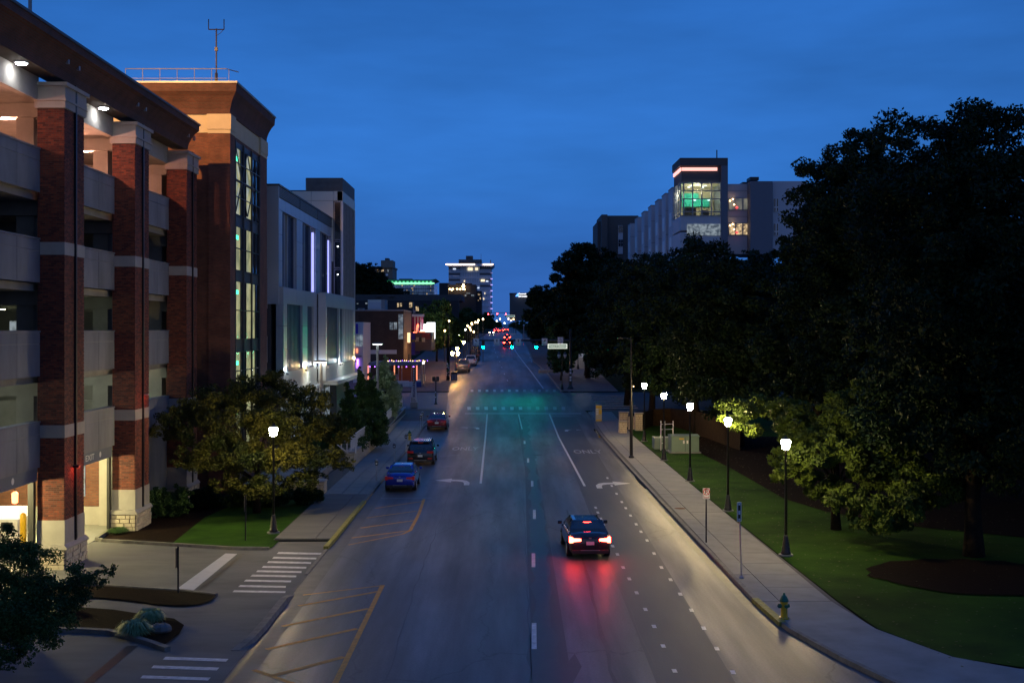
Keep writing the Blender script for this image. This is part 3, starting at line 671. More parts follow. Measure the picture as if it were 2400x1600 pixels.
ceil_lamp(-21, 54, 3.75, M['hidy'], (1,.84,.38), 1500, .2, .02); ceil_lamp(-20.6, 44.5, 3.75, M['hidy'], (1,.84,.38), 1600, .2, .02); ceil_lamp(-27, 50, 3.75, M['hidy'], (1,.84,.38), 1000, .2, .02)
for y in (44.5, 53.6):
    f = part('soffit_downlight', MB().lathe([(.26,.02),(.26,-.05)], (-18.0, y, 19.42), 16), M['grey'], gar)
    part('lens', MB().lathe([(.2,-.052),(.18,-.09)], (-18.0, y, 19.42), 16), M['down'], f)
    plight('lamp_light', (-18.0, y, 19.22), (.95,.97,1), 24, .08, gar, spot=radians(165))
# red warning strobe glow over the exit
f = part('warning_lamp', MB().box(-17.4, -17.15, 48.1, 48.4, 3.92, 4.02), M['blacks'], gar); plight('lamp_light', (-17.05, 48.3, 3.85), (1,.06,.03), 22, .05, gar)
f = part('warning_lamp', MB().box(-17.4, -17.2, 57.6, 57.8, 6.3, 6.36), M['silver'], gar); plight('lamp_light', (-17.1, 57.5, 6.2), (1,.06,.03), 7, .05, gar)
# pole lamp on the top deck
rl = thing('deck_lamp', 'tall pole lamp on the roof deck of the garage, above the picture', 'deck lamp', (-22, 56, 19.1))
part('pole', MB().tube([(-22,55.4,19.1),(-22,55.4,29)], .09), M['grey'], rl); part('head', MB().box(-22.3,-21.7,55.3,56.3,29,29.15), M['grey'], rl)
o = plight('lamp_light', (-22, 56, 28.9), (1,.48,.15), 22000, .12, rl, spot=radians(58)); o.rotation_euler = Vector((4.5,13,-9)).to_track_quat('-Z','Y').to_euler()
# booth, bollard and red hand signal in the entry
b = thing('yellow_bollard', 'yellow steel bollard inside the lit garage entry', 'bollard', (-20.3, 48.6, 0))
part('post', MB().lathe([(.13,0),(.13,1.5),(.11,1.58),(.05,1.63)], (-20.55,51,.03)), M['yellow'], b, smooth=True)
b = thing('pay_booth', 'lit white pay machine booth inside the garage entry', 'booth', (-21.5, 51, 0))
part('body', MB().box(-22.6,-21.2,52,53,.03,1.25), M['white'], b); part('lit_panel', MB().box(-22.7,-21.1,51.9,53.1,1.25,1.65), M['blockw'], b)
part('screen', MB().box(-21.9,-21.4,51.96,52,.7,1.1), M['blacks'], b); part('barrier_arm', MB().beam((-22.6,51.7,.9),(-20.9,51.4,.25),.08,.1), M['white'], b)
b = thing('hand_signal', 'small red lit signal hanging at the garage entry', 'signal', (-20.9, 50.8, 2))
part('hanger', MB().tube([(-20.9,51,3.75),(-20.9,51,2.6)], .03), M['blacks'], b); part('lit_face', MB().lathe([(.05,-.25),(.13,-.2),(.14,.2),(.05,.27)], (-20.9,51,2.3), 10), M['redhand'], b)
plight('lamp_light', (-20.9,50.6,2.3), (1,.1,.05), 4, .1, b)

# ================================================================== BRICK STAIR TOWER
tw = thing('stair_tower', 'tall brick stair tower with flared cornice and lit window strip', 'tower', (-19, 74, 0))
X1, Y0, Y1 = -15.95, 69.0, 79.4
tw_w = part('wall', MB().box(-22.6, X1, Y0, Y1, 0, 20.8), M['brickw'], tw)
part('cream_band', MB().box(-22.6, X1+.03, Y0-.03, Y1+.03, 20.8, 21.85), M['cream'], tw)
for (a, b, c, d) in ((X1-1.15, X1+.12, Y0-.12, Y0+1.1), (X1-1.0, X1+.12, Y1-2.0, Y1+.12)):
    part('pier', MB().box(a, b, c, d, 0, 20.75), M['brickw'], tw)
    part('capital', MB().box(a-.02, b+.02, c-.02, d+.02, 20.75, 21.0).box(a-.06, b+.06, c-.06, d+.06, 20.98, 21.86), M['cream'], tw)
ring = lambda o, z: [(-22.6, Y0-o, z), (X1+o, Y0-o, z), (X1+o, Y1+o, z), (-22.6, Y1+o, z)]
part('cornice', MB().tube_v([ring(o, z) for o, z in ((.1,21.86),(.12,22.15),(.22,22.5),(.38,22.85),(.55,23.1),(.58,23.55))]), M['brickc'], tw)
part('coping', MB().box(-22.7, X1+.64, Y0-.64, Y1+.64, 23.55, 23.66), M['grey'], tw)
r = part('roof_railing', MB().tube([(-22,Y0+.3,24.55),(X1-.2,Y0+.3,24.55),(X1+.3,Y0+1.2,24.55)], .03, 6).tube([(-22,Y0+.3,24.0),(X1-.2,Y0+.3,24.0)], .022, 6), M['silver'], tw)
for k in range(7): part('baluster', MB().tube([(-22+k*1.0, Y0+.3, 23.66),(-22+k*1.0, Y0+.3, 24.55)], .022, 6), M['silver'], r)
an = part('antenna_mast', MB().tube([(-16.85,69.8,23.66),(-16.85,69.8,24.4)], .09, 8).tube([(-16.85,69.8,24.4),(-16.85,69.8,27.0)], .045, 8), M['darkgrey'], tw)
part('cross_arm', MB().tube([(-17.3,69.8,26.95),(-16.4,69.8,26.95)], .035, 6).tube([(-17.3,69.8,26.95),(-17.3,69.8,27.55)], .03, 6).tube([(-16.4,69.8,26.95),(-16.4,69.8,27.55)], .03, 6).tube([(-16.82,69.8,26.6),(-16.6,69.8,26.75),(-16.45,69.8,26.92)], .015, 6).box(-16.93,-16.77,69.72,69.88,25.7,25.9), M['darkgrey'], an)
# window strip on the street face: y 70.2 .. 77.0
part('recess_back', MB().box(X1-.06, X1+.006, 70.15, 77.3, .5, 20.6), M['darkgrey'], tw)
for (za, zb) in ((16.3,20.2),(13.0,15.55),(8.9,12.3),(5.9,8.1),(1.8,5.2)):
    wf = part('window', MB().box(X1+.02, X1+.07, 70.3, 77.2, za-.08, za).box(X1+.02, X1+.07, 70.3, 77.2, zb, zb+.08).box(X1+.02, X1+.09, 70.3, 77.2, (za+zb)/2-.03,(za+zb)/2+.03), M['blacks'], tw)
    ys = [70.35, 71.9, 73.3, 74.9, 76.1, 77.15]
    for k, (a, b) in enumerate(zip(ys[:-1], ys[1:])):
        part('pane', MB().box(X1+.012, X1+.03, a+.05, b-.05, za, zb), M['winy'] if k in (0, 2) else (M['glass'] if k in (1,4) else M['winy']) if za < 12 else (M['winb'] if k==0 else M['winy'] if k==2 else M['glass']), wf)
        part('mullion', MB().box(X1+.02, X1+.09, b-.05, b+.05, za, zb), M['blacks'], wf)
    part('stair_rail', MB().box(X1+.034, X1+.045, 73.38, 73.5, za, zb), M['signr'], wf)
    part('exit_sign', MB().box(X1+.04, X1+.06, 70.5, 71.3, zb-.75, zb-.5), M['exitg'], wf)
for za, zb in ((16.4, 20.2),):
    mb = MB()
    for q in range(2):
        ya, yb = 70.35+q*3.2, 73.4+q*3.2
        mb.beam((X1+.12,ya,za),(X1+.12,yb,zb),.06,.06).beam((X1+.12,yb,za),(X1+.12,ya,zb),.06,.06)
    for z in (17.3, 18.3, 19.3): mb.beam((X1+.12,70.3,z),(X1+.12,77.2,z),.05,.05)
    part('brace_grille', mb, M['darkgrey'], tw)
for y in (70.3, 72.6, 74.9, 77.2): part('mullion', MB().box(X1+.02, X1+.14, y-.04, y+.04, .5, 20.6), M['darkgrey'], tw)
plight('lamp_light', (X1+.25, 70.9, 5.6), (.1,1,.5), 12, .1, tw)

# ================================================================== GARAGE LINK behind the tower
lk = thing('garage_link', 'narrow open deck bay between the brick tower and the pale panel building', 'building bay', (-17, 81, 0))
part('brick_top', MB().box(-22, -16.3, 79.55, 81.8, 15.4, 17.9), M['brickc'], lk)
for z0, z1 in ((13.9,10.9),(9.3,7.2),(5.6,3.4)):
    part('parapet', MB().box(-16.5, -16.25, 79.6, 81.85, min(z0,z1), max(z0,z1)-.3), M['panel'], lk)
for z in (10.6, 7.0, 3.2, 14.9): part('deck', MB().box(-26, -16.5, 79.6, 83, z, z+.3), M['innerc'], lk)
part('back_wall', MB().box(-26.2, -26, 79.6, 83, 0, 17), M['innerc'], lk)
part('column', MB().box(-17, -16.5, 81.3, 81.8, 0, 15), M['innerc'], lk)
part('window', MB().box(-16.7, -16.6, 79.9, 81.4, 3.9, 5.0), M['winc'], lk)

# ================================================================== PALE PANEL BUILDING
pb = thing('panel_building', 'pale metal panel building with vertical screens and louvered corner tower', 'building', (-18, 95, 0))
XF = -15.5
part('core_wall', MB().box(-24, XF-.55, 81.95, 106.9, 0, 18.5), M['darkgrey'], pb)
part('end_wall', MB().box(-24, XF+.01, 81.85, 81.99, 11.2, 19.3), M['wpanel'], pb)
part('roof_cap', MB().box(-24, XF+.06, 81.8, 107, 19.3, 19.42), M['darkgrey'], pb)
part('roof', MB().box(-24, XF-.5, 81.95, 106.9, 18.5, 19.3), M['roofm'], pb)
gm = part('louver_band', MB().box(XF-.5, XF-.06, 82, 107, 18.55, 19.3), M['darkgrey'], pb)
for k in range(6): part('slat', MB().box(XF-.06, XF+.01, 82, 106.95, 18.6+k*.115, 18.67+k*.115), M['louver'], gm)
for y in (90.4, 98.9): part('mullion', MB().box(XF-.05, XF+.03, y-.05, y+.05, 18.55, 19.3), M['darkgrey'], gm)
grp = [(83.3, 89.0), (91.6, 97.9), (100.2, 106.6)]
# facade panels round the recesses
xs = [82.0, 83.3, 89.0, 90.4, 91.6, 97.9, 98.95, 100.2, 106.6, 107.0]
def panel(y0, y1, z0, z1, x=XF, m='wpanel', th=.5): part('panel', MB().box(x-th, x, y0+.015, y1-.015, z0+.015, z1-.015), M[m], pb)
ytop = [82, 84.4, 86.6, 88.6, 90.4, 92.6, 94.7, 96.8, 98.9, 101, 103, 105, 107]
for a, b in zip(ytop[:-1], ytop[1:]): panel(a, b, 17.68, 18.5)
for a, b in ((82,83.3),(89,90.4),(90.4,91.6),(97.9,98.95),(98.95,100.2),(106.6,107)):
    for z0, z1 in ((12.4,14.2),(14.2,16.0),(16.0,17.68)): panel(a, b, z0, z1)
for gi, (a, b) in enumerate(grp):
    g = part('screen_group', MB().box(XF-.5, XF-.44, a, b, 12.4, 17.68), M['dark'], pb)
    n = 13; 
    for k in range(n):
        y = a+(b-a)*(k+.5)/n
        if (k*7+gi*3) % 5 in (0, 3): continue
        part('fin', MB().box(XF-.42, XF-.14, y-.07, y+.07, 12.4, 17.66), M['screen'] if k % 3 else M['wpanel'], g)
    if gi > 0:
        y = (97.2, 105.6)[gi-1]; part('light_strip', MB().box(XF-.2, XF-.08, y-.25, y+.25, 12.5, 17.3), emit('violet strip %d' % gi, (.36,.38,1), 1.5), g)
    if gi >= 0:
        y = a+1.3; part('light_strip', MB().box(XF-.43, XF-.4, y-.08, y+.08, 12.5, 17.3), M['winb'], g)
# lower storeys
XL2, XT = -15.2, -14.5
def lowwall(x, y0, y1): 
    L_ = [(y0, y1)]
    return L_
band_y = [82, 87.2, 91.0, 94.8, 96.7]
for a, b in zip(band_y[:-1], band_y[1:]): part('band_panel', MB().box(XL2-.5, XL2, a+.012, b-.012, 11.25, 12.38), M['wpanel'], pb)
for a, b in zip([96.7, 101, 105.5, 110.5], [101, 105.5, 110.5, 115.5]): part('band_panel', MB().box(XT-.6, XT, a+.012, b-.012, 11.3, 12.45), M['wpanel'], pb)
for a, b in zip([82, 89.5], [89.5, 96.7]): part('base_panel', MB().box(XL2-.5, XL2, a+.012, b-.012, 5.1, 6.5), M['wpanel2'], pb)
for a, b in zip([96.7, 103, 109], [103, 109, 115.5]): part('base_panel', MB().box(XT-.6, XT, a+.012, b-.012, 5.3, 6.5), M['wpanel2'], pb)
for (a, b) in ((82,83.3),(89.7,91.9),(98.3-3.4,96.7)):
    for z0, z1 in ((6.5,8.1),(8.1,9.7),(9.7,11.25)): part('pilaster', MB().box(XL2-.5, XL2+.02, a, b, z0+.01, z1-.01), M['wpanel'], pb)
for (a, b) in ((96.7,97.3),(104.3,104.8),(114.2,115.5)):
    for z0, z1 in ((6.5,8.9),(8.9,11.3)): part('pilaster', MB().box(XT-.6, XT+.02, a, b, z0+.01, z1-.01), M['wpanel'], pb)
def screens(x, a, b, nf):
    g = part('screen_group', MB().box(x-.5, x-.3, a, b, 6.5, 11.3), M['screen'], pb)
    for k in range(nf):
        y = a+(b-a)*(k+.5)/nf; part('fin', MB().box(x-.3, x-.12, y-.10, y+.10, 6.5, 11.28), M['screen'], g)
    return g
screens(XL2, 83.3, 89.7, 12); screens(XL2, 91.9, 94.9, 7); screens(XT, 97.3, 104.3, 12); screens(XT, 104.8, 107.7, 5)
g = part('fin_bay', MB().box(XT-.55, XT-.4, 107.7, 114.2, 6.5, 11.3), M['glass'], pb)
for k in range(6): part('fin', MB().box(XT-.4, XT, 108+k*1.12, 108.18+k*1.12, 6.5, 11.28), M['wpanel'], g)
part('canopy', MB().box(-16, XT+.9, 97, 115.6, 4.95, 5.28), M['wpanel2'], pb); part('canopy', MB().box(-16, XL2+.5, 82, 97, 4.8, 5.08), M['wpanel2'], pb)
part('ground_wall', MB().box(-24, XL2-.6, 82, 115, 0, 5.1), M['dark'], pb)
for k in range(9):
    y = 84+k*3.4; wf = part('shop_window', MB().box(XL2-.6, XL2-.52, y, y+2.8, 1.2, 4.5), M['white'], pb)
    part('pane', MB().box(XL2-.53, XL2-.5, y+.15, y+1.3, 1.35, 4.35), M['winc'], wf); part('pane', MB().box(XL2-.53, XL2-.5, y+1.45, y+2.65, 1.35, 4.35), M['winc'], wf)
# corner tower
part('tower_core', MB().box(-24, XT-.6, 107.1, 115.4, 0, 21.9), M['darkgrey'], pb)
for a, b in ((-24,-21.5),(-21.5,-19.4),(-19.4,-17.35),(-17.35,-15.35)):
    for z0, z1 in ((15.5,18.6),(18.6,20.95),(20.95,21.8)): part('panel', MB().box(a+.015, b-.015, 107, 107.1, z0+.015, z1-.015), M['wpanel2'], pb)
part('panel', MB().box(-15.35, XT-.05, 107, 107.1, 20.95, 21.8), M['wpanel2'], pb)
lt = part('louver_top', MB().box(-17.8, XT-.06, 107.06, 115.44, 21.8, 23.0), M['darkgrey'], pb)
for k in range(11):
    z = 21.83+k*.108; part('slat', MB().box(-17.85, XT-.01, 107.0, 115.5, z, z+.055), M['louver'], lt)
part('panel', MB().box(XT-.5, XT, 107.0, 115.5, 20.9, 21.78), M['wpanel2'], pb)
for (z0, z1) in ((17.5,20.85),(15.0,17.3),(12.3,14.8)):
    wn = part('window', MB().box(-15.3, XT-.16, 106.96, 107.08, z0-.1, z1+.02), M['grey'], pb); part('pane', MB().box(-15.22, XT-.24, 106.93, 106.97, z0, z1-.05), M['glass'], wn)
    if z0 < 17: part('lamp', MB().lathe([(.02,-.05),(.07,0),(.02,.05)], (-14.95,106.9,z1-.45), 8), M['farwhite'], wn)
part('corner_trim', MB().box(XT-.18, XT, 107.0, 107.2, 12.5, 20.9), M['white'], pb)
fb = part('fin_bay', MB().box(XT-.5, XT-.35, 107.3, 115.4, 12.45, 20.9), M['glass'], pb)
for k in range(8): part('fin', MB().box(XT-.35, XT, 107.75+k*1.05, 107.95+k*1.05, 12.45, 20.88), M['grey'], fb)
part('corner_trim', MB().box(XT-.35, XT+.02, 115.35, 115.55, 5.5, 20.9), M['white'], pb)
# facade up-lights (small warm and cool fixtures on the base panels)
for y, x, c, p in ((83.0,XL2,(.75,.9,1),10),(90.8,XL2,(1,.66,.28),34),(95.8,XL2,(.9,.95,1),14),(97.0,XT,(1,.75,.4),12),(104.6,XT,(.95,.97,1),16),(106,XT,(.9,1,.95),22),(115.3,XT,(1,.62,.25),26)):
    part('uplight', MB().box(x+.02, x+.2, y-.1, y+.1, 6.3, 6.45), M['grey'], pb); plight('lamp_light', (x+.30, y, 6.7), c, p*2.6, .04, pb)

# ================================================================== LED pole lamps by the panel building
def led_pole(u, v, D, h, label):
    x = UX(u, D); z0 = zr(D)+.1; t = thing('led_pole_lamp', label, 'street lamp', (x, D, z0), 'flat headed pole lamps by the panel building')
    part('pole', MB().tube([(x,D,z0),(x,D,z0+h)], [.14,.1], 10), M['grey'], t); part('base', MB().lathe([(.25,0),(.25,.4),(.18,.45)], (x,D,z0), 10), M['concrete'], t)
    part('head', MB().lathe([(.15,0),(.55,.05),(.55,.12),(.2,.18)], (x,D,z0+h), 16), M['blacks'], t)
    part('lens', MB().lathe([(.42,.0),(.42,.045)], (x,D,z0+h), 14), emit('led lens %d' % u, (.9,1,.92), 8), t)
    plight('lamp_light', (x, D, z0+h-.15), (.92,.97,1), 1500, .12, t, spot=radians(165)); return t
led_pole(738, 830, 92, VZ(832,92)-.1, 'flat headed pole lamp in front of the blue grey screens'); led_pole(867, 790, 106, VZ(791,106)-.1-zr(106), 'flat headed pole lamp beside the bright columnar tree')

# ================================================================== RIGHT-HAND HALL BUILDING (behind trees)
def R(x, y, D): return W((1340+x/3.92)*.98, (340+y/3.92)*.98, D)
hb = thing('residence_hall', 'large pale stepped residence hall with teal lit lounge tower behind the trees', 'building', (34, 200, 5))
D0 = 190.0
def rb(x0, x1, y0, y1, D, th, m, name, par=hb):      # facade element given as an outline on a plane facing the street junction
    a = R(x0, y0, D); b = R(x1, y1, D); return part(name, MB().box(a[0], b[0], D, D+th, b[2], a[2]), M[m], par)
XB = R(995,118,D0)[0]; ZT = R(995,118,D0)[2]; ZR_ = R(995,190,D0)[2]
xr_ = R(1435,0,D0)[0]; xi = R(1375,0,D0)[0]
part('tower_crown', MB().box(XB, xr_, D0, D0+9, ZR_, ZT), M['taupe'], hb)
part('tower_side', MB().box(xi, xr_, D0, D0+9, 4, ZR_-.01), M['slate'], hb)
zg0, zg1 = R(0,650,D0)[2], R(0,345,D0)[2]
part('tower_band', MB().box(XB+.3, xi-.01, D0+.5, D0+9, zg1, ZR_-.01), M['taupe'], hb)
part('cove_lamp', MB().box(XB+.35, R(1340,0,D0)[0], D0+.30, D0+.45, ZR_-.75, ZR_-.25), M['pcove'], hb); part('cove_lamp', MB().box(XB+.1, XB+.29, D0+.5, D0+8.5, ZR_-.75, ZR_-.25), M['pcove'], hb)
part('tower_base', MB().box(XB+.1, xi-.01, D0+.2, D0+9, 4, zg0-2.6), M['lav'], hb); part('spandrel', MB().box(XB+.1, xi-.01, D0+.2, D0+9, zg0-2.3, zg0), M['lav'], hb)
# lounge interior behind the glass
rm = part('lounge_room', MB().box(XB+.4, xi-.1, D0+6.5, D0+6.7, zg0, zg1).box(XB+.4, xi-.1, D0+.7, D0+6.6, zg1-.1, zg1-.02).box(XB+.4, xi-.1, D0+.7, D0+6.6, zg0+.001, zg0+.1), M['cream'], hb)
part('teal_wall', MB().box(R(1065,0,D0)[0], R(1200,0,D0)[0]+.4, D0+6.2, D0+6.45, R(0,530,D0)[2], R(0,405,D0)[2]).box(R(1200,0,D0)[0]+.4, R(1290,0,D0)[0]+.6, D0+6.2, D0+6.45, R(0,530,D0)[2], R(0,450,D0)[2]), M['teal'], rm)
part('furniture', MB().box(R(1065,0,D0)[0], R(1170,0,D0)[0], D0+3, D0+3.6, zg0+.1, zg0+1.6).box(R(1210,0,D0)[0], R(1280,0,D0)[0], D0+2, D0+3, zg0+.1, zg0+1.1), M['darkgrey'], rm)
for (x, y, d) in ((1098,372,3),(1076,388,4.5),(1228,372,3),(1203,388,4.5),(1130,505,5.5),(1258,505,5.5)):
    p = R(x, y, D0+d); part('lounge_lamp', MB().lathe([(.03,-.12),(.2,-.06),(.2,.06),(.03,.12)], p, 8), M['farwhite'], rm)
plight('lamp_light', ((XB+xi)/2, D0+3, zg1-1.2), (1,.88,.62), 1500, .4, hb)
plight('lamp_light', ((XB+xi)/2-3, D0+3, zg0+3.5), (1,.9,.7), 500, .4, hb)
wf = part('window_wall', MB(), M['white'], hb)
gx = [XB+.1]+[R(x,0,D0)[0] for x in (1030,1112,1197,1285,1370)]; gz = [zg0]+[R(0,y,D0)[2] for y in (612,495,420,)]+[zg1]
for x in gx: part('mullion', MB().box(x-.09, x+.09, D0+.1, D0+.3, zg0, zg1), M['grey'], wf)
for z in gz: part('mullion', MB().box(gx[0], gx[-1], D0+.12, D0+.28, z-.08, z+.08), M['grey'], wf)
for a, b in zip(gx[:-1], gx[1:]):
    for c, d in zip(gz[:-1], gz[1:]): part('pane', MB().box(a+.1, b-.1, D0+.18, D0+.22, c+.09, d-.09), M['clear'], wf)
for k in range(5):
    y = D0+.3+k*1.7; part('mullion', MB().box(XB, XB+.16, y-.08, y+.08, zg0, zg1), M['grey'], wf)
    if k < 4:
        for c, d in zip(gz[:-1], gz[1:]): part('pane', MB().box(XB+.05, XB+.1, y+.1, y+1.6, c+.1, d-.1), M['clear'], wf)
for y0, y1 in ((725,830),):
    rb(1060,1365,y0,y1,D0+.1,.15,'winc','window'); 
part('rooftop_aerial', MB().box(R(1340,0,D0)[0], R(1340,0,D0)[0]+.15, D0+1, D0+1.2, ZT, ZT+1.4), M['blacks'], hb)
# connector and east blocks
D1 = 193.0
cm = rb(1436,1640,358,1000,D1,8,'lav','connector')
for y0, y1 in ((487,600),(715,830)):
    a, b = R(1440,y0,D1), R(1638,y1,D1)
    wi = part('window', MB().box(a[0], b[0], D1-.12, D1-.02, b[2], a[2]), M['grey'], hb)
    x3 = [a[0]+(b[0]-a[0])*t for t in (0,.32,.66,1)]
    for p, q in zip(x3[:-1], x3[1:]): part('pane', MB().box(p+.12, q-.12, D1-.16, D1-.1, b[2]+.12, a[2]-.12), M['winw'] if y0 > 700 else emit_var('dim lounge window', (.42,.40,.30), (.10,.12,.13), .45, .6), wi)
    p = R(1518, (y0+y1)/2+30, D1-.4); part('red_lamp', MB().lathe([(.05,-.2),(.24,0),(.05,.2)], p, 8), emit('red ceiling lamp', (1,.05,.05), 2), wi)
    for (x, y) in ((1455,y0+25),(1480,y0+10),(1492,y0+60)): part('lamp', MB().lathe([(.03,-.1),(.14,0),(.03,.1)], R(x,y,D1-.4), 8), M['farlamp'], wi)
for z in (655, 420): rb(1437,1639,z,z+4,D1-.03,.06,'grey','joint')
rb(1641,1845,332,1000,D0+.5,10,'slate','east_block'); rb(1846,2160,332,1000,D0+1.5,10,'lav','east_block'); rb(1640,1720,293,322,D0+6,3,'blacks','rooftop_unit'); rb(1570,1640,340,356,D0+8,3,'blacks','rooftop_unit')
for y0, y1 in ((490,610),(720,830)):
    a, b = R(1856,y0,D0+1.4), R(1900,y1,D0+1.4); wi = part('window', MB().box(a[0], b[0], D0+1.38, D0+1.5, b[2], a[2]), M['white'], hb)
    for p, q in ((0,.46),(.54,1)):
        for s, t in ((0,.3),(.35,1)): part('pane', MB().box(a[0]+(b[0]-a[0])*p+.08, a[0]+(b[0]-a[0])*q-.08, D0+1.33, D0+1.39, b[2]+(a[2]-b[2])*s+.05, b[2]+(a[2]-b[2])*t-.05), M['glass'], wi)
# stepped wing running away along the street
zw = HC+.84*(XB+1.2)
wy = [199.2, 207, 216, 226, 237, 249, 262, 277]
for k, y in enumerate(wy):
    x = XB+1.2 if k % 2 == 0 else XB+1.2
    d = 5.2
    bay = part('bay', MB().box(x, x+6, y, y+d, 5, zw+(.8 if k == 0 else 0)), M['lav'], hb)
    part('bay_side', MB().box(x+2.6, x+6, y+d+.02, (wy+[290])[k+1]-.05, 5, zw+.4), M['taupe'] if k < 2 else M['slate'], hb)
    part('coping', MB().box(x-.08, x+6, y-.06, y+d, zw+(.8 if k == 0 else 0), zw+.15+(.8 if k == 0 else 0)), M['slate'], bay)
    for z in (zw-6.5, zw-10.8, zw-15):
        w1 = part('window', MB().box(x-.06, x, y+1.2, y+3.8, z, z+2.4), M['white'], bay)
        w2 = part('window', MB().box(x+2, x+4.6, y-.06, y, z, z+2.4), M['winb'] if (k+int(z)) % 3 else M['glass'], bay)
        part('joint', MB().box(x-.02, x+6, y-.03, y-.005, z+3.4, z+3.5), M['grey'], bay)
bk = thing('brown_hall', 'brown flat roofed block behind the stepped hall', 'building', (50, 300, 5))
def bbx(x0,x1,y0,y1,D,th,m,name,par): 
    a = R(x0,y0,D); b = R(x1,y1,D); return part(name, MB().box(a[0],b[0],D,D+th,b[2],a[2]), M[m], par)
bbx(330,612,648,1100,296,20,'taupe','wall',bk); bbx(274,329,638,1100,294,16,'taupe','wall',bk); bbx(237,273,702,1100,297,16,'taupe','wall',bk)
bbx(426,470,738,1000,295.6,.3,'lav','window_bay',bk)
for y in (740, 868):
    for x in (430, 452):
        for dy in (0, 22): bbx(x,x+17,y+dy*1.5,y+dy*1.5+28,295.4,.1,'glass','pane',bk)

# ================================================================== LEFT SIDE BEYOND THE JUNCTION
def Zz(x, y, D, ox=820, oy=740, s=7.84): return W((ox+x/s)*.98, (oy+y/s)*.98, D)
def zb(parent, name, x0, x1, y0, y1, D, th, m, oy=740, ox=820, label=None):
    a = Zz(x0, y0, D, ox, oy); b = Zz(x1, y1, D, ox, oy); return part(name, MB().box(a[0], b[0], D, D+th, b[2], a[2]), M[m] if isinstance(m, str) else m, parent, label=label)
def bthing(name, label, cat, p): return thing(name, label, cat, p)
t = bthing('pale_shop', 'narrow pale shop front with violet lamps beside the panel building', 'building', (-17, 158, 1))
zb(t,'wall',60,240,115,1300,160,9,'lav'); zb(t,'window',105,232,345,560,159.9,.08,'winc'); 
for x in (125,160,195): zb(t,'mullion',x,x+5,345,560,159.8,.12,'white')
zb(t,'sign_panel',108,150,145,330,159.8,.1,'ultra'); zb(t,'sign_panel',110,145,600,680,159.8,.1,'orneon'); zb(t,'lit_sign',112,168,790,960,159.7,.12,emit('violet sign', (.45,.16,.95), 2.2)); zb(t,'lamp',135,150,800,900,159.6,.1,'violet'); zb(t,'canopy',95,200,738,752,159,1,'blacks')
t = bthing('dark_brick_shop', 'dark two storey brown brick shop with tall glass block window', 'building', (-18, 180, 3))
ax = Zz(240,0,175)[0]; bx = Zz(985,0,175)[0]; zt = VZ(714,175)
part('wall', MB().box(-28, bx, 175, 189, 2, zt), M['brown'], t); part('coping', MB().box(-28.1, bx+.12, 174.88, 189.1, zt, zt+.18), M['grey'], t)
# street face plaster skin with openings
part('street_face', MB().box(bx, bx+.06, 175, 189, 2, zt-.02), M['orange'] if False else mat('tan render', (.30,.17,.08), .8), t)
gb = zb(t,'glass_block_window',890,980,1380-1411+0,430,174.94,.1,'grey')
for r in range(10):
    for c in range(2): zb(t,'pane',895+c*42,932+c*42,-24+r*45,16+r*45,174.9,.08,M['winc'],label=None)
for x in (730, 805):
    w_ = zb(t,'window',x-4,x+66,112,260,174.94,.1,'dark'); zb(t,'pane',x+2,x+28,120,252,174.9,.08,'winc'); zb(t,'pane',x+33,x+60,120,252,174.9,.08,'winc')
zb(t,'service_bay',250,860,625,700,174.9,.2,'lav'); zb(t,'service_bay',250,500,700,830,174.9,.2,'dark')
zs_ = Zz(0,300,182)[2]
part('vertical_sign', MB().box(bx+.08, bx+.5, 181, 181.15, Zz(0,490,181)[2], Zz(0,310,181)[2]), emit('warm sign', (1,.62,.3), 1.8), t)
part('awning', MB().box(bx+.06, bx+1.0, 184, 187, Zz(0,480,185)[2], Zz(0,460,185)[2]+.15), M['blacks'], t); part('door', MB().box(bx+.06, bx+.12, 183, 184.5, 3, 5.6), M['dark'], t)
plight('lamp_light', (bx+1.2, 180, Zz(0,500,181)[2]-.6), (1,.62,.28), 60, .1, t)
hv = bthing('rooftop_unit', 'boxy grey air handling unit on the roof of the dark brick shop', 'air conditioner', (-21, 178, 12))
q = lambda n, x0, x1, y0, y1, D, th, m, par: zb(par, n, x0, x1, y0, y1, D, th, m, oy=560)
q('casing',330,575,1115,1290,179,4,'wpanel2',hv); q('panel',345,565,1160,1275,178.9,.1,'wpanel',hv); q('base_frame',335,630,1285,1320,178.8,4.2,'silver',hv); q('side',576,645,1115,1300,179,4,'grey',hv)
hv = bthing('small_vent_box', 'small square vent box left of the large rooftop unit', 'vent', (-23, 178, 12)); q('casing',145,250,1272,1325,178,2,'grey',hv); q('grille',175,228,1285,1320,177.9,.1,'blacks',hv)
# patio restaurant
pt = bthing('patio_pavilion', 'open patio pavilion with dark flat roof and glowing orange posts', 'pavilion', (-12.5, 156, 1.5))
DP = 155.0; gz_ = zr(155)
ra, rb2 = Zz(330,850,DP), Zz(1300,905,DP)
part('roof', MB().prism([(ra[0],rb2[2]),(rb2[0],rb2[2]),(rb2[0]+.35,ra[2]),(ra[0]+.3,ra[2])], 'y', DP-1, DP+7), M['slate'], pt)
for x in (345, 825, 1235): part('lit_post', MB().box(Zz(x-9,0,DP)[0], Zz(x+9,0,DP)[0], DP-.6, DP-.4, gz_+.9, rb2[2]), M['orneon'], pt)
for x in (890, 950, 1325, 1370, 1130): part('post', MB().box(Zz(x-6,0,DP)[0], Zz(x+6,0,DP)[0], DP+.3, DP+.5, gz_, rb2[2]+.3), M['grey'], pt)
for i, x in enumerate((370,460,520,895,1040,1170)): part('violet_lamp', MB().lathe([(.02,-.06),(.12 if i in (5,) else .07,0),(.02,.06)], Zz(x,935,DP-.9), 8), M['violet'], pt)
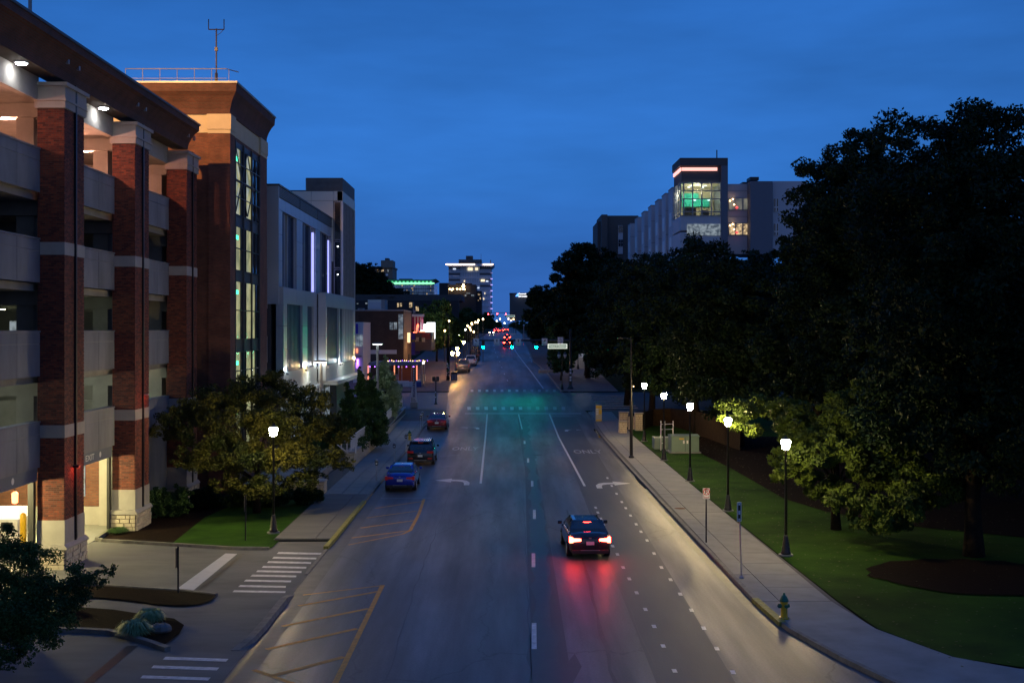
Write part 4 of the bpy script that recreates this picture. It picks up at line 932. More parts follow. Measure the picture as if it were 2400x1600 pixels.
plight('lamp_light', (Zz(1000,0,DP)[0], DP+2, rb2[2]-.3), (1,.55,.3), 45, .3, pt); plight('lamp_light', (Zz(480,0,DP)[0], DP-.9, rb2[2]-.2), (.5,.2,1), 40, .2, pt)
part('inner_wall', MB().box(Zz(830,0,DP)[0], Zz(1180,0,DP)[0], DP+5, DP+5.2, gz_, rb2[2]), mat('inner red wall', (.20,.07,.04)), pt)
part('low_wall', MB().box(Zz(330,0,DP)[0], Zz(1250,0,DP)[0], DP-1.2, DP-1.0, gz_-.3, gz_+.75), M['lav'], pt)
part('low_wall', MB().box(Zz(1240,0,DP)[0], Zz(1250,0,DP)[0]+.4, DP-1.2, DP+9, gz_-.3, gz_+.9), M['lav'], pt)
for k in range(5): part('slat', MB().box(Zz(875,0,DP)[0], Zz(1100,0,DP)[0], DP-1.28, DP-1.22, gz_+.1+k*.16, gz_+.2+k*.16), M['white'], pt)
for k in range(5): part('fence_panel', MB().box(Zz(1300,0,DP)[0]+.02, Zz(1300,0,DP)[0]+.1, DP-.5+k*1.7, DP+.9+k*1.7, gz_+.2, gz_+1.4), M['cream'], pt)
part('banner', MB().box(Zz(1235,0,DP)[0], Zz(1325,0,DP)[0], DP-1.35, DP-1.3, Zz(0,1315,DP)[2], Zz(0,1200,DP)[2]), M['banner'], pt)
for k in range(22): part('string_lamp', MB().lathe([(.01,-.04),(.045,0),(.01,.04)], Zz(620+k*38+random.uniform(-8,8), 826+random.uniform(-7,7), DP+1), 6), M['farlamp'] if k % 3 else M['violet'], pt)
part('corner_lamp', MB().lathe([(.03,-.15),(.16,0),(.03,.15)], Zz(1350,862,DP), 8), emit('warm white globe', (1,.85,.7), 12), pt)
# white stacked sign blocks left of the banner kiosk
b = bthing('white_menu_board', 'stack of white boards behind the columnar trees by the corner', 'board', Zz(900,1560,128))
for k in range(4): part('board', MB().box(Zz(850,0,128)[0], Zz(940,0,128)[0], 128, 128.1, zr(128)+.1+k*.55, zr(128)+.6+k*.55), M['white'], b)
part('board_top', MB().box(Zz(860,0,128)[0], Zz(965,0,128)[0], 128, 128.2, zr(128)+2.35, zr(128)+2.9), M['navy'], b)
# banner kiosk
kx, kd = UX(951, 131), 131.0; kz = zr(131)+.05
k_ = bthing('banner_kiosk', 'tapered pale kiosk pillar with vertical navy banner at the left corner', 'kiosk', (kx, kd, kz))
kk = lambda x, y: Zz(x, y, kd)
part('base', MB().box(kx-.38, kx+.38, kd-.3, kd+.3, kz, kz+.55), M['concrete'], k_)
part('shaft', MB().prism([(kx-.36,kz+.56),(kx+.36,kz+.56),(kx+.2,kz+2.6),(kx-.2,kz+2.6)], 'y', kd-.2, kd+.2), M['lav'], k_)
part('upper_shaft', MB().box(kx-.13, kx+.13, kd-.12, kd+.12, kz+2.6, kz+4.3), M['taupe'], k_)
part('banner', MB().box(kx-.12, kx+.12, kd-.26, kd-.21, kz+1.15, kz+2.55), M['navy'], k_)
for i in range(5):
    for j in range(4-i//2): part('emblem_tile', MB().box(kx-.28+j*.14, kx-.2+j*.14, kd-.23, kd-.205, kz+.62+i*.1, kz+.68+i*.1), M['dark'], k_)
for i in range(6): part('emblem_tile', MB().box(kx-.06, kx+.02, kd-.15, kd-.125, kz+2.75+i*.25, kz+2.88+i*.25), M['white'], k_)
mb = MB(); add_text(mb, 'LEXINGTON', 1.15, .12, lambda a, b: (kx-b, kd-.265, kz+1.85+a)); part('lettering', mb, M['signw'], k_)
# blue and magenta shop with white frame sign, neon, awnings
t = bthing('blue_shop', 'small shop with magenta and ultramarine walls and red neon arch', 'building', (-15, 200, 4))
zb(t,'blue_wall',1130,1190,300,720,191,12,'ultra'); zb(t,'magenta_wall',1140,1290,-25,260,191.5,8,'mag'); zb(t,'tan_wall',1190,1500,300,640,192,10,'taupe')
for x in (1185, 1240): zb(t,'white_post',x,x+18,-20,300,190.5,.3,'white')
zb(t,'white_canopy',1140,1360,-30,15,190,1,'white')
part('neon_tube', MB().tube([Zz(*p,190) for p in ((1165,302),(1225,302),(1228,250),(1235,180),(1245,150),(1256,170),(1258,210))], .09, 6), M['rneon'], t)
part('neon_tube', MB().tube([Zz(*p,190) for p in ((1275,292),(1300,292),(1390,290))], .08, 6), M['rneon'], t)
for k in range(3): zb(t,'awning_stripe',1215+k*55,1262+k*55,395+k*4,470+k*4,189.5-k*.02,1.2,'cream' if k % 2 == 0 else 'blacks')
for k in range(6): zb(t,'menu_line',1320,1480,310+k*20,322+k*20,191.8,.1,'mag' if k % 2 else 'rust')
b = bthing('lit_billboard', 'bright white lit billboard above the patio street trees', 'billboard', Zz(1430,420,200))
zb(b,'post',1485,1500,420,560,200.5,.3,'grey'); zb(b,'lit_panel',1300,1415,150,300,200,.3,'bill'); zb(b,'lit_panel',1412,1566,120,305,199.7,.4,'bill'); zb(b,'lit_panel',1482,1566,300,422,199.7,.4,'bill')
for k, (x0,x1,y) in enumerate(((1350,1435,190),(1350,1435,232),(1375,1425,260))): zb(b,'print_line',x0,x1,y-4,y+4,199.95,.04,'ink')
plight('lamp_light', (Zz(1430,0,198)[0]+1, 196, Zz(0,250,198)[2]), (.85,1,.95), 260, .5, b)
# flag
fl = bthing('striped_flag', 'small striped flag hanging from a pole near the dark long roof', 'flag', W(968,745,210))
f_ = lambda x, y: Zz(x, y, 210, 820, 560)
part('pole', MB().tube([f_(1175,1500), f_(1172,1160)], .06, 6), M['grey'], fl)
for k in range(5): part('stripe', MB().poly([f_(1158,1280+k*14), f_(1205,1310+k*12), f_(1205,1318+k*12), f_(1158,1290+k*14)]), M['flag'] if k % 2 == 0 else M['white'], fl)
# ------------------------------------------------------------------ skyline
def sky_t(name, label, p=(0,400,5)): return thing(name, label, 'building', p)
q8 = lambda par, n, x0, x1, y0, y1, D, th, m: zb(par, n, x0, x1, y0, y1, D, th, m, oy=560)
t = sky_t('long_dark_building', 'long low dark building with scattered lit windows behind the shops', W(900,720,240))
q8(t,'roof',100,2050,1020,1130,250,20,'roofm'); q8(t,'wall',100,2000,1130,1600,246,4,'dark')
for (x0,x1,y0,y1,m) in ((1090,1145,1165,1260,'winw'),(1210,1265,1240,1322,'winw'),(870,900,1175,1250,'winw'),(922,955,1175,1240,'winw'),(1800,1850,1195,1250,'winw'),(130,155,1180,1196,'winc'),(285,318,1170,1195,'winc')):
    w_ = q8(t,'window',x0-5,x1+5,y0-5,y1+5,245.8,.15,'blacks'); q8(t,'pane',x0,(x0+x1)/2-3,y0,y1,245.7,.08,m); q8(t,'pane',(x0+x1)/2+3,x1,y0,y1,245.7,.08,m)
for x in (480,720): q8(t,'dormer',x,x+90,1040,1060,249.5,2,'darkgrey')
t = sky_t('beige_hotel', 'old beige masonry block with arched windows and roof penthouse', W(890,640,520))
q8(t,'wall',360,785,525,1100,520,20,'beige'); q8(t,'cornice',350,795,503,528,519,22,'beige'); q8(t,'penthouse',570,788,392,505,525,12,'beige'); q8(t,'penthouse',645,712,352,392,528,6,'taupe')
for x in (500,575,600,690): q8(t,'window',x,x+20,562,600,519.5,.3,'winw' if x < 690 else 'winc')
for x in (515,600,682):
    a = Zz(x,662,519.5,820,560); r_ = 22/7.84*.98*519.5/F
    part('arched_window', MB().lathe([(r_,0),(r_,.2)], (0,0,0), 12), M['winb'], t); o = bpy.data.objects[t.children[-1].name] if False else [c for c in bpy.data.objects if c.name.startswith('arched_window')][-1]
    o.rotation_euler = (pi/2,0,0); o.location = (a[0]-ORG[t.name][0], a[1]-ORG[t.name][1], a[2]-ORG[t.name][2]); o.data = o.data.copy()
    for v in o.data.vertices: v.co += Vector(ORG[t.name])
q8(t,'window',590,612,718,752,519.5,.3,'winw')
t = sky_t('green_lit_hotel', 'glass hotel with green lit overhanging roof edge', W(950,660,430))
q8(t,'wall',640,1550,835,1080,430,20,'winb')
for k in range(4): q8(t,'floor_band',640,1552,835+72*k+(0 if k else 5),846+72*k,429.7,.3,'dark')
for k in range(22): q8(t,'mullion',650+k*41,653+k*41,846,1060,429.6,.15,'dark')
for (x,y,w2) in ((1125,900,40),(1150,940,12),(1150,1010,12),(1480,870,10),(1480,945,10),(950,855,20),(1165,860,28),(1045,945,10),(1410,1010,12)): q8(t,'pane',x,x+w2,y-14 if w2<40 else y,y+10,429.5,.1,'winw')
a = Zz(650,770,428,820,560); b_ = Zz(1590,800,428,820,560)
part('roof_overhang', MB().prism([(a[0],b_[2]-.3),(b_[0]-3.5,b_[2]-.3),(b_[0],b_[2]+1.2),(b_[0]-2,a[2]+.3),(a[0],a[2]+.3)],'y',425,452), M['green'], t)
q8(t,'lit_soffit',690,1520,800,838,426,.4,'green')
for k in range(12):
    x = 705+k*71; part('soffit_lamp', MB().lathe([(.3,-.4),(1.4,-.15),(1.4,.15),(.3,.4)], Zz(x,815,424.6,820,560), 10), M['gbright'], t); q8(t,'edge_lamp',x-18,x+18,776,789,424.5,.3,'gband')
q8(t,'roof_plant',905,1140,730,768,435,10,'taupe'); q8(t,'roof_plant',1200,1270,745,770,435,8,'taupe'); q8(t,'roof_plant',1330,1440,752,772,435,8,'taupe'); q8(t,'roof_plant',720,800,728,768,435,8,'taupe')
z3 = lambda par, n, x0, x1, y0, y1, D, th, m: part(n, MB().box(W((1000+x0/5.8725)*.98,0,D)[0], W((1000+x1/5.8725)*.98,0,D)[0], D, D+th, W(0,(560+y1/5.8725)*.98,D)[2], W(0,(560+y0/5.8725)*.98,D)[2]), M[m] if isinstance(m,str) else m, par)
t = sky_t('high_rise', 'twelve storey white banded high rise with glowing roof edge', W(1080,650,700))
hbm = mat('banded white facade', (.58,.66,.80), .6)
z3(t,'core',302,888,372,1120,700,30,'slate'); z3(t,'penthouse',440,755,282,345,706,16,'taupe'); z3(t,'rooftop_tank',540,634,232,285,710,8,'taupe'); z3(t,'aerial',746,750,205,290,708,1,'grey'); z3(t,'aerial',872,886,290,345,703,1,'grey')
part('roof_slab', MB().prism([(W((1000+262/5.8725)*.98,0,698)[0],VZ((560+345/5.87)*.98,698)),(W((1000+930/5.8725)*.98,0,698)[0],VZ((560+345/5.87)*.98,698)),(W((1000+900/5.8725)*.98,0,698)[0],VZ((560+376/5.87)*.98,698)),(W((1000+295/5.8725)*.98,0,698)[0],VZ((560+376/5.87)*.98,698))],'y',696,735), hbm, t)
z3(t,'cove_lamp',262,660,341,357,695.5,.4,'cove'); z3(t,'cove_lamp',775,915,341,357,695.5,.4,'cove')
for k in range(8):
    y = 382+k*82; z3(t,'balcony_band',302,886,y+58,y+84 if k < 7 else y+75,699,1,hbm); z3(t,'wall_panel',460,730,y-6,y+58,699.2,.8,hbm)
    for j in range(8): z3(t,'panel_joint',470+j*33,472+j*33,y-4,y+56,699,.15,'slate')
    z3(t,'balcony',304,455,y+36,y+58,698.6,.4,hbm); z3(t,'balcony',732,880,y+36,y+58,698.6,.4,hbm)
    if k > 3:
        z3(t,'wall_panel',732,884,y-4,y+56,699.1,.5,hbm); z3(t,'wall_panel',304,458,y-4,y+56,699.1,.5,hbm)
    z3(t,'balcony_lamp',880,908,y+78,y+92,698,.5,'violet' if False else emit('lilac balcony lamp %d' % k, (.5,.4,1), 1.2 if k else .3))
for (x0,x1,y0,y1,m) in ((362,402,404,420,'farwhite'),(565,632,395,432,'winw'),(668,706,396,428,'winw'),(745,800,556,586,'winw'),(815,848,572,588,'farwhite'),(795,806,735,760,'winw'),(512,526,570,592,'winw'),(690,725,665,678,'winc'),(778,792,810,835,'winw')): z3(t,'window',x0,x1,y0,y1,698.4,.3,emit('lit flat %d' % x0, (1,.8,.5) if m=='winw' else (.7,.8,1), 1.3))
t = sky_t('dark_office', 'dark mid rise office with a row of small round lights', W(1075,690,420))
z3(t,'wall',172,298,605,1100,420,16,'dark'); z3(t,'wall',299,680,628,1100,424,20,'dark'); z3(t,'wall',681,755,716,1100,426,16,'dark'); z3(t,'parapet',400,620,608,632,424.5,10,'dark')
for (x,y) in ((318,690),(360,688),(420,688),(462,690),(500,686),(520,690),(345,700),(495,650),(515,650),(505,628)): part('lamp', MB().lathe([(.1,-.3),(.36,0),(.1,.3)], W((1000+x/5.8725)*.98,(560+y/5.8725)*.98,422), 8), M['farlamp'], t)
for (x0,x1,y0,y1) in ((525,545,765,788),(612,630,765,785),(636,652,765,790),(545,600,742,752),(706,735,752,772),(706,716,838,850),(730,745,800,830)): z3(t,'window',x0,x1,y0,y1,423.4,.3,'winc' if x0 < 700 else 'winw')
t = sky_t('bank_building', 'low dark bank block with lit blue and white rooftop sign', W(1200,690,640))
z3(t,'wall',1145,1600,748,1120,640,25,'taupe'); z3(t,'parapet',1140,1620,742,750,639,27,'dark')
a = W((1000+1245/5.8725)*.98,(560+768/5.8725)*.98,638)
mb = MB(); s_ = 4.4
mb.prism([(a[0]-.95,a[2]-.85),(a[0]+.8,a[2]-.85),(a[0]+.7,a[2]+.8),(a[0]+.2,a[2]+.8)],'y',637.4,637.8); part('logo_triangle', mb, emit('blue sign', (.10,.30,1), 2.6), t)
mb = MB(); a = W((1000+1360/5.8725)*.98,(560+757/5.8725)*.98,637.5); add_text(mb, 'Community Trust', 7.4, 1.05, lambda p, q_: (a[0]+p, 637.5, a[2]+q_)); part('lettering', mb, M['boxlit'], t)
mb = MB(); add_text(mb, 'and Investment Co.', 7.4, .8, lambda p, q_: (a[0]+p, 637.5, a[2]+q_-1.2)); part('lettering', mb, M['boxlit'], t)
# ================================================================== STREET LAMPS
def lamp_post(x, y, z, h, label, lm='lantern', group='black park lamps along the pavement'):
    t = thing('street_lamp', label, 'street lamp', (x, y, z), group)
    part('footing', MB().lathe([(.3,0),(.3,.06)], (x,y,z), 14), M['concrete'], t)
    part('base', MB().lathe([(.2,.06),(.21,.14),(.17,.2),(.17,.32),(.14,.4),(.145,.5),(.11,.62),(.1,.75),(.075,.85)], (x,y,z), 14), M['black'], t, smooth=True)
    part('pole', MB().lathe([(.065,.82),(.045,h-.55),(.06,h-.53),(.09,h-.47)], (x,y,z), 12), M['black'], t, smooth=True)
    part('lantern', MB().lathe([(.10,h-.46),(.14,h-.42),(.195,h-.20),(.20,h-.12),(.15,h-.05)], (x,y,z), 14), M[lm], t, smooth=True)
    part('lamp_cap', MB().lathe([(.19,h-.048),(.08,h+.03),(.03,h+.05),(.03,h+.1),(.005,h+.14)], (x,y,z), 14), M['black'], t, smooth=True)
    return t
LP = [(1805,1275,'nearest lit black lamp post on the right lawn, in front of bright foliage'),(1672,1173,'second lit black lamp post on the right lawn, beside the drooping branches'),(1585,1105,'third lit black lamp post, standing in front of the green utility cabinet'),(1525,1057,'fourth lit black lamp post, in front of the white tube frame'),(1480,1013,'farthest lit black lamp post of the right lawn, near the stone wall')]
for u, v, lb in LP:
    x, y = G(u, v, .12); lamp_post(x, y, zr(y)+.12, 4.85, lb)
x, y = G(628, 1222, .08); lamp_post(x, y, .05, 4.95, 'lit black lamp post on the left lawn in front of the orange green tree')
# tall slender pole with arm
x, y = G(1450, 1051, .13); z = zr(y)+.12; t = thing('tall_light_pole', 'tall slender black roadway pole with a short arm on the right pavement', 'light pole', (x,y,z))
part('base', MB().lathe([(.2,0),(.2,.12),(.12,.2)], (x,y,z), 12), M['black'], t)
part('pole', MB().lathe([(.12,.1),(.12,4.2),(.075,4.25),(.05,8.7)], (x,y,z), 12), M['black'], t)
part('arm', MB().tube([(x,y,z+8.6),(x-.45,y,z+8.72),(x-.7,y,z+8.7)], .03, 8), M['black'], t); part('head', MB().box(x-1.0,x-.6,y-.12,y+.12,z+8.64,z+8.74), M['blacks'], t)
part('status_lamp', MB().lathe([(.01,-.03),(.045,0),(.01,.03)], (x+.15,y-.1,z+5.2), 8), M['farlamp'], t)
# twin globe lamps at the left side of the far block
def twin(u, v, D, zl, label, m, lit=True, single=False):
    x = UX(u, D); z = zr(D)+.1; t = thing('twin_lantern_lamp', label, 'street lamp', (x,D,z))
    part('base', MB().lathe([(.2,0),(.2,.3),(.1,.7),(.07,.8)], (x,D,z), 12), M['black'], t); part('pole', MB().lathe([(.06,.7),(.045,zl-.3)], (x,D,z), 10), M['black'], t)
    for s in ((0,) if single else (-.38,.38)):
        if not single: part('arm', MB().tube([(x,D,z+zl-.55),(x+s*.6,D,z+zl-.6),(x+s,D,z+zl-.4)], .03, 6), M['black'], t)
        part('lantern', MB().lathe([(.1,-.35),(.2,-.1),(.2,.08),(.1,.25),(.02,.3)], (x+s,D,z+zl), 12), m, t, smooth=True)
        part('lamp_cap', MB().lathe([(.22,.12),(.08,.36),(.01,.5)], (x+s,D,z+zl), 12), M['black'], t)
    return t
twin(1045.5, 864, 168, VZ(810,168)-zr(168)-.1, 'twin amber lanterns beside the parked pickup, brightest on the left kerb', M['lanto'])
for u, v, D, lb in ((1050.4,799.5,180,'amber lantern just above the twin lanterns'),(1065,785,200,'amber lantern with a green leafy halo on the left kerb'),(1051.7,770,225,'uppermost amber lantern left of the hanging signals')):
    twin(u, v, D, VZ(v,D)-zr(D)-.1, lb, M['lanto'] if D < 215 else M['lantern'], single=True)
twin(1291, 893, 150, VZ(816,150)-zr(150)-.1, 'unlit twin lantern post on the right corner plaza', mat('frosted glass', (.5,.5,.45), .4), lit=False)
for u, v, D, lb in ((1327.6,782.4,185,'white lit lamp above the grille fence, left of its pair'),(1343.5,796,172,'white lit lamp above the grille fence, right of its pair'),(1337,729.6,260,'lone white lamp high among the dark trees'),(1238,749.5,320,'tiny white lamp under the far right trees')):
    twin(u, v, D, VZ(v,D)-zr(D)-.1, lb, M['lantw'], single=True)
t = thing('path_post', 'slim pale post with globe top beside the far lane', 'post', (*G(1203,783), 4)); x, y = UX(1203,260), 260
part('post', MB().tube([(x,y,zr(y)),(x,y,VZ(748,y))], .1, 8), M['silver'], t); part('globe', MB().lathe([(.05,-.2),(.25,0),(.05,.2)], (x,y,VZ(747,y)), 8), M['lantw'] if False else M['white'], t)
# far lamps down the avenue
far = [(1092,740,'a'),(1097,740,'a'),(1109.4,732.4,'a'),(1083.4,742.3,'a'),(1081,758,'a'),(1031.7,737,'a'),(1021.7,759.4,'a'),(1167.7,732.4,'a'),(1173.9,735.5,'a'),(1179.4,733,'a'),(1141,737,'w'),(1148.6,732.4,'a'),(1084,744.5,'a'),(1079,752,'a'),(1099,735.5,'a'),(1159,742,'w'),(1088,762,'a'),(1074,748,'a'),(1069,757,'w')]
for i, (u, v, k) in enumerate(far):
    D = 430 if u > 1120 else (200+1.5*(i % 5)); x = UX(u, D); z = VZ(v, D); z0 = zr(D)
    t = thing('distant_lamp', 'tiny glowing lamp on its post far down the avenue', 'street lamp', (x, D, z0), 'distant lamps far down the avenue')
    r = (.28 if D > 300 else .17)
    part('globe', MB().lathe([(.05,-r),(r,0),(.05,r)], (x,D,z), 8), M['farlamp'] if k == 'a' else M['farwhite'], t); part('post', MB().tube([(x,D,z0),(x,D,z-r)], .06, 6), M['blacks'], t)

# ================================================================== TRAFFIC SIGNALS
def signal_head(x, y, z, state, label, group=None, s=1., nm='traffic_signal'):
    t = thing(nm, label, 'traffic signal', (x,y,z), group)
    part('housing', MB().box(x-.18*s,x+.18*s,y,y+.2*s,z-.5*s,z+.6*s), M['blacks'], t, bevel=.03)
    for k, c in enumerate(('rsig','offa','gsig')):
        zz = z+(.38-.35*k)*s; on = (state == 'g' and k == 2) or (state == 'r' and k == 0)
        mb = MB(); r = .135*s if not on else .15*s
        mb.tube_v([[(x+r*cos(2*pi*j/14), y-.01, zz+r*sin(2*pi*j/14)) for j in range(14)], [(x+r*.6*cos(2*pi*j/14), y-.06, zz+r*.6*sin(2*pi*j/14)) for j in range(14)]])
        part('lens', mb, M[c] if on else (M['offr'] if k == 0 else M['offa'] if k == 1 else M['green']), t)
        h = MB(); h.tube_v([[(x+.16*s*cos(pi*j/8), yy, zz+.16*s*sin(pi*j/8)) for j in range(9)] for yy in (y-.2*s, y)], cap=False); part('visor', h, M['blacks'], t)
    return t
DS = 151.0
px_, pz = UX(1310, DS), zr(DS)+.1
t = thing('signal_mast', 'thick black signal pole with long mast arm over the far side of the junction', 'signal pole', (px_, DS, pz))
part('base', MB().lathe([(.42,0),(.42,.12),(.25,.4),(.2,.5)], (px_,DS,pz), 14), M['black'], t); part('pole', MB().lathe([(.19,.3),(.14,7.4),(.05,7.5)], (px_,DS,pz), 14), M['black'], t)
za = VZ(781.5, DS); part('mast_arm', MB().tube([(px_,DS,za),(UX(1100,DS),DS,za+.0)], [.14,.09], 10), M['blacks'], t)
for z_ in (1.0,1.35,1.9,2.3): part('handbill', MB().box(px_-.1,px_+.12,DS-.22,DS-.2,pz+z_,pz+z_+.25), M['white'], t)
for u, s_, lb in ((1110,'ONLY','left green traffic signal over the lanes'),(1176,'','middle green traffic signal over the lanes'),(1232,'','right green traffic signal over the lanes')):
    h = signal_head(UX(u,DS), DS-.35, VZ(797,DS)+.32, 'g', lb, 'green signals on the mast arm')
    part('hanger', MB().tube([(UX(u,DS),DS-.2,VZ(797,DS)+.8),(UX(u,DS),DS-.1,za+.05)], .04, 6), M['blacks'], h)
def sign_plate(name, label, x, y, z, wd, hd, draw, m='signw', cat='sign'):
    t = thing(name, label, cat, (x, y, z)); part('plate', MB().box(x-wd/2,x+wd/2,y,y+.03,z-hd/2,z+hd/2), M[m], t)
    b = .012; part('border', MB().box(x-wd/2+.03,x+wd/2-.03,y-.003,y,z+hd/2-.05,z+hd/2-.035).box(x-wd/2+.03,x+wd/2-.03,y-.003,y,z-hd/2+.035,z-hd/2+.05).box(x-wd/2+.03,x-wd/2+.045,y-.003,y,z-hd/2+.05,z+hd/2-.05).box(x+wd/2-.045,x+wd/2-.03,y-.003,y,z-hd/2+.05,z+hd/2-.05), M['ink'], t)
    if draw: draw(t, x, y-.006, z, wd, hd)
    return t
def arrow_draw(kind):
    def f(t, x, y, z, wd, hd):
        mb = MB(); s = wd*.36
        if kind == 'up': P = [(-.15,-.55),(.15,-.55),(.15,.2),(.5,.2),(0,.95),(-.5,.2),(-.15,.2)]; polys = [P[0:3]+[P[6]], P[3:6]]
        else:
            q = -1 if kind == 'left' else 1
            A = [(-.45,-.55),(-.15,-.55),(-.12,-.1),(.15,.2),(.15,.55),(-.2,.25),(-.42,-.05)]
            polys = [[(a*q,b) for a,b in [(-.45,-.55),(-.17,-.55),(-.17,-.15),(-.45,-.1)]],[(a*q,b) for a,b in [(-.45,-.1),(-.17,-.15),(.15,.22),(.1,.55),(-.25,.3)]],[(a*q,b) for a,b in [(.05,.85),(.75,.42),(.1,-.1)]]]
        for p in polys: mb.poly([(x+a*s, y, z+.10*hd+b*s) for a, b in p])
        part('arrow', mb, M['ink'], t); mb = MB(); add_text(mb, 'ONLY', wd*.72, hd*.16, lambda a, b: (x+a, y, z-hd*.33+b)); part('lettering', mb, M['ink'], t)
    return f
for u, k, lb in ((1094,'left','white left turn only sign at the left end of the mast arm'),(1141.3,'up','white straight only sign between left and middle signals'),(1190.5,'up','white straight only sign right of the middle signal'),(1250.8,'right','white right turn only sign right of the rightmost signal')):
    sign_plate('lane_sign', lb, UX(u,DS), DS-.25, VZ(785,DS), .72, .88, arrow_draw(k))
def ntor(t, x, y, z, wd, hd):
    for i, s_ in enumerate(('NO','TURN','ON RED')): 
        mb = MB(); add_text(mb, s_, wd*(.35,.6,.75)[i], hd*.15, lambda a, b: (x+a, y, z+hd*(.3-.23*i)+b)); part('lettering', mb, M['ink'], t)
    mb = MB(); mb.v = [(x+.07*cos(j*pi/6), y, z-hd*.36+.07*sin(j*pi/6)) for j in range(12)]; mb.f = [tuple(range(12))]; part('red_dot', mb, M['signr'], t)
sign_plate('no_turn_sign', 'white no turn on red sign beside the signal pole', UX(1287,DS), DS-.25, VZ(782.5,DS), .7, .95, ntor)
xs_, zs2 = UX(1280.3,DS), VZ(795,DS); t = thing('street_name_sign', 'backlit green street name sign hanging beside the signal pole', 'street sign', (xs_,DS-.3,zs2))
part('box', MB().box(xs_-1.22,xs_+1.22,DS-.3,DS-.12,zs2-.3,zs2+.3), M['nameswhite'], t); part('green_face', MB().box(xs_-1.12,xs_+1.12,DS-.315,DS-.3,zs2-.21,zs2+.21), M['namesg'], t)
mb = MB(); add_text(mb, 'Avenue of Champions', 2.1, .26, lambda a, b: (xs_+a, DS-.325, zs2+b)); part('lettering', mb, M['nameswhite'], t)
# small extra signal glow
for u in (1110,1176,1232):
    o = plight('signal_light', (UX(u,DS), DS-.75, VZ(797,DS)-.05), (.0,1,.62), 80, .12, spot=radians(100)); o.rotation_euler = (-radians(80),0,0)
# distant red signals and name sign
for u, v in ((1121.5,721.9),(1141.9,721.2),(1161.9,721.9)): signal_head(UX(u,430), 429, VZ(v,430)-.4, 'r', 'tiny red signal over the avenue at the next junction', 'distant red signals', 1.25)
x, z = UX(1172,430), VZ(726,430); t = thing('distant_name_sign', 'tiny lit green name sign right of the distant red signals', 'street sign', (x,430,z)); part('lit_face', MB().box(x-1.6,x+1.6,429,429.2,z-.35,z+.35), M['nameswhite'], t); part('green_face', MB().box(x-1.5,x+1.5,428.95,429,z-.26,z+.26), M['namesg'], t)
t = thing('distant_signal_mast', 'dark mast arm carrying the distant red signals', 'signal pole', (UX(1185,430),431,zr(430))); part('pole', MB().tube([(UX(1185,430),431,zr(430)),(UX(1185,430),431,VZ(716,430))], .15, 8), M['blacks'], t); part('mast_arm', MB().tube([(UX(1185,430),431,VZ(718,430)),(UX(1118,430),431,VZ(718,430))], .09, 8), M['blacks'], t)
# pedestrian signal post at the left corner
x, y = G(1001, 928, .1); z = zr(y)+.1; t = thing('pedestrian_signal', 'black pedestrian signal post with twin heads on the left corner', 'pedestrian signal', (x,y,z))
hz = (928-873)*y/F; part('post', MB().lathe([(.2,0),(.16,.12),(.07,.2),(.055,hz)], (x,y,z), 10), M['blacks'], t)
part('head', MB().box(x-.38,x-.02,y-.2,y+.2,z+hz-.1,z+hz+.42), M['blacks'], t, bevel=.03); part('head', MB().box(x+.03,x+.35,y-.15,y+.25,z+hz-.1,z+hz+.42), M['blacks'], t, bevel=.03); part('face', MB().box(x+.09,x+.17,y-.17,y-.151,z+hz,z+hz+.35), M['beige'], t); part('push_button', MB().box(x-.08,x+.08,y-.14,y-.06,z+1.0,z+1.25), M['beige'], t)
for i in range(4): part('sticker', MB().box(x-.062,x+.03,y-.075,y-.062,z+.45+i*.28,z+.58+i*.28), M['white'] if i % 2 else M['navy'], t)
# wooden pole wrapped in flyers, bin
D = 164; x = UX(1035, D)-.35; z = zr(D)+.1; t = thing('flyer_pole', 'utility pole covered with torn flyers beside the bin', 'pole', (x,D,z)); part('pole', MB().lathe([(.28,0),(.22,.15),(.2,3),(.13,6.2)], (x,D,z), 10), M['bark'], t)
for i in range(26):
    a = random.uniform(pi, 2*pi); zz = z+random.uniform(.3,2.6); c_, s2 = cos(a), sin(a); p = Vector((x+.21*c_, D+.21*s2, zz)); r_ = Vector((-s2, c_, 0))*.09
    part('flyer', MB().poly([p-r_, p+r_, p+r_+Vector((0,0,.2)), p-r_+Vector((0,0,.2))]), M[random.choice(['white','lav','cream','taupe','navy','greenp'])], t)
x = UX(1043, D); t = thing('litter_bin', 'square dark litter bin with pale panels at the left corner', 'bin', (x,D,z))
part('body', MB().box(x-.4,x+.4,D-.4,D+.4,z,z+1.05), M['blacks'], t); part('panel', MB().box(x-.32,x-.05,D-.42,D-.4,z+.1,z+.85), M['slate'], t); part('panel', MB().box(x+.05,x+.32,D-.42,D-.4,z+.1,z+.85), M['slate'], t); part('lid', MB().box(x-.44,x+.44,D-.44,D+.44,z+1.05,z+1.15), M['black'], t)

# ================================================================== SIGN POSTS, METERS, HYDRANTS
def noparking(t, x, y, z, wd, hd):
    mb = MB(); add_text(mb, 'P', .12, .2, lambda a, b: (x+a, y, z+.08+b)); part('lettering', mb, M['ink'], t)
    mb = MB(); n = 20
    mb.v = [(x+r*cos(2*pi*j/n), y-.002, z+.08+r*sin(2*pi*j/n)) for r in (.12,.15) for j in range(n)]; mb.f = [(j,(j+1)%n,n+(j+1)%n,n+j) for j in range(n)]
    k = len(mb.v); mb.v += [(x-.1,y-.003,z+.17),(x-.08,y-.003,z+.19),(x+.1,y-.003,z-.01),(x+.08,y-.003,z-.03)]; mb.f.append((k,k+1,k+2,k+3)); part('red_ring', mb, M['signr'], t)
    mb = MB(); mb.box(x-.12,x+.12,y-.001,y,z-.18,z-.16); part('red_arrow', mb, M['signr'], t)
x, y = G(1622, 1245, .13); z = .13
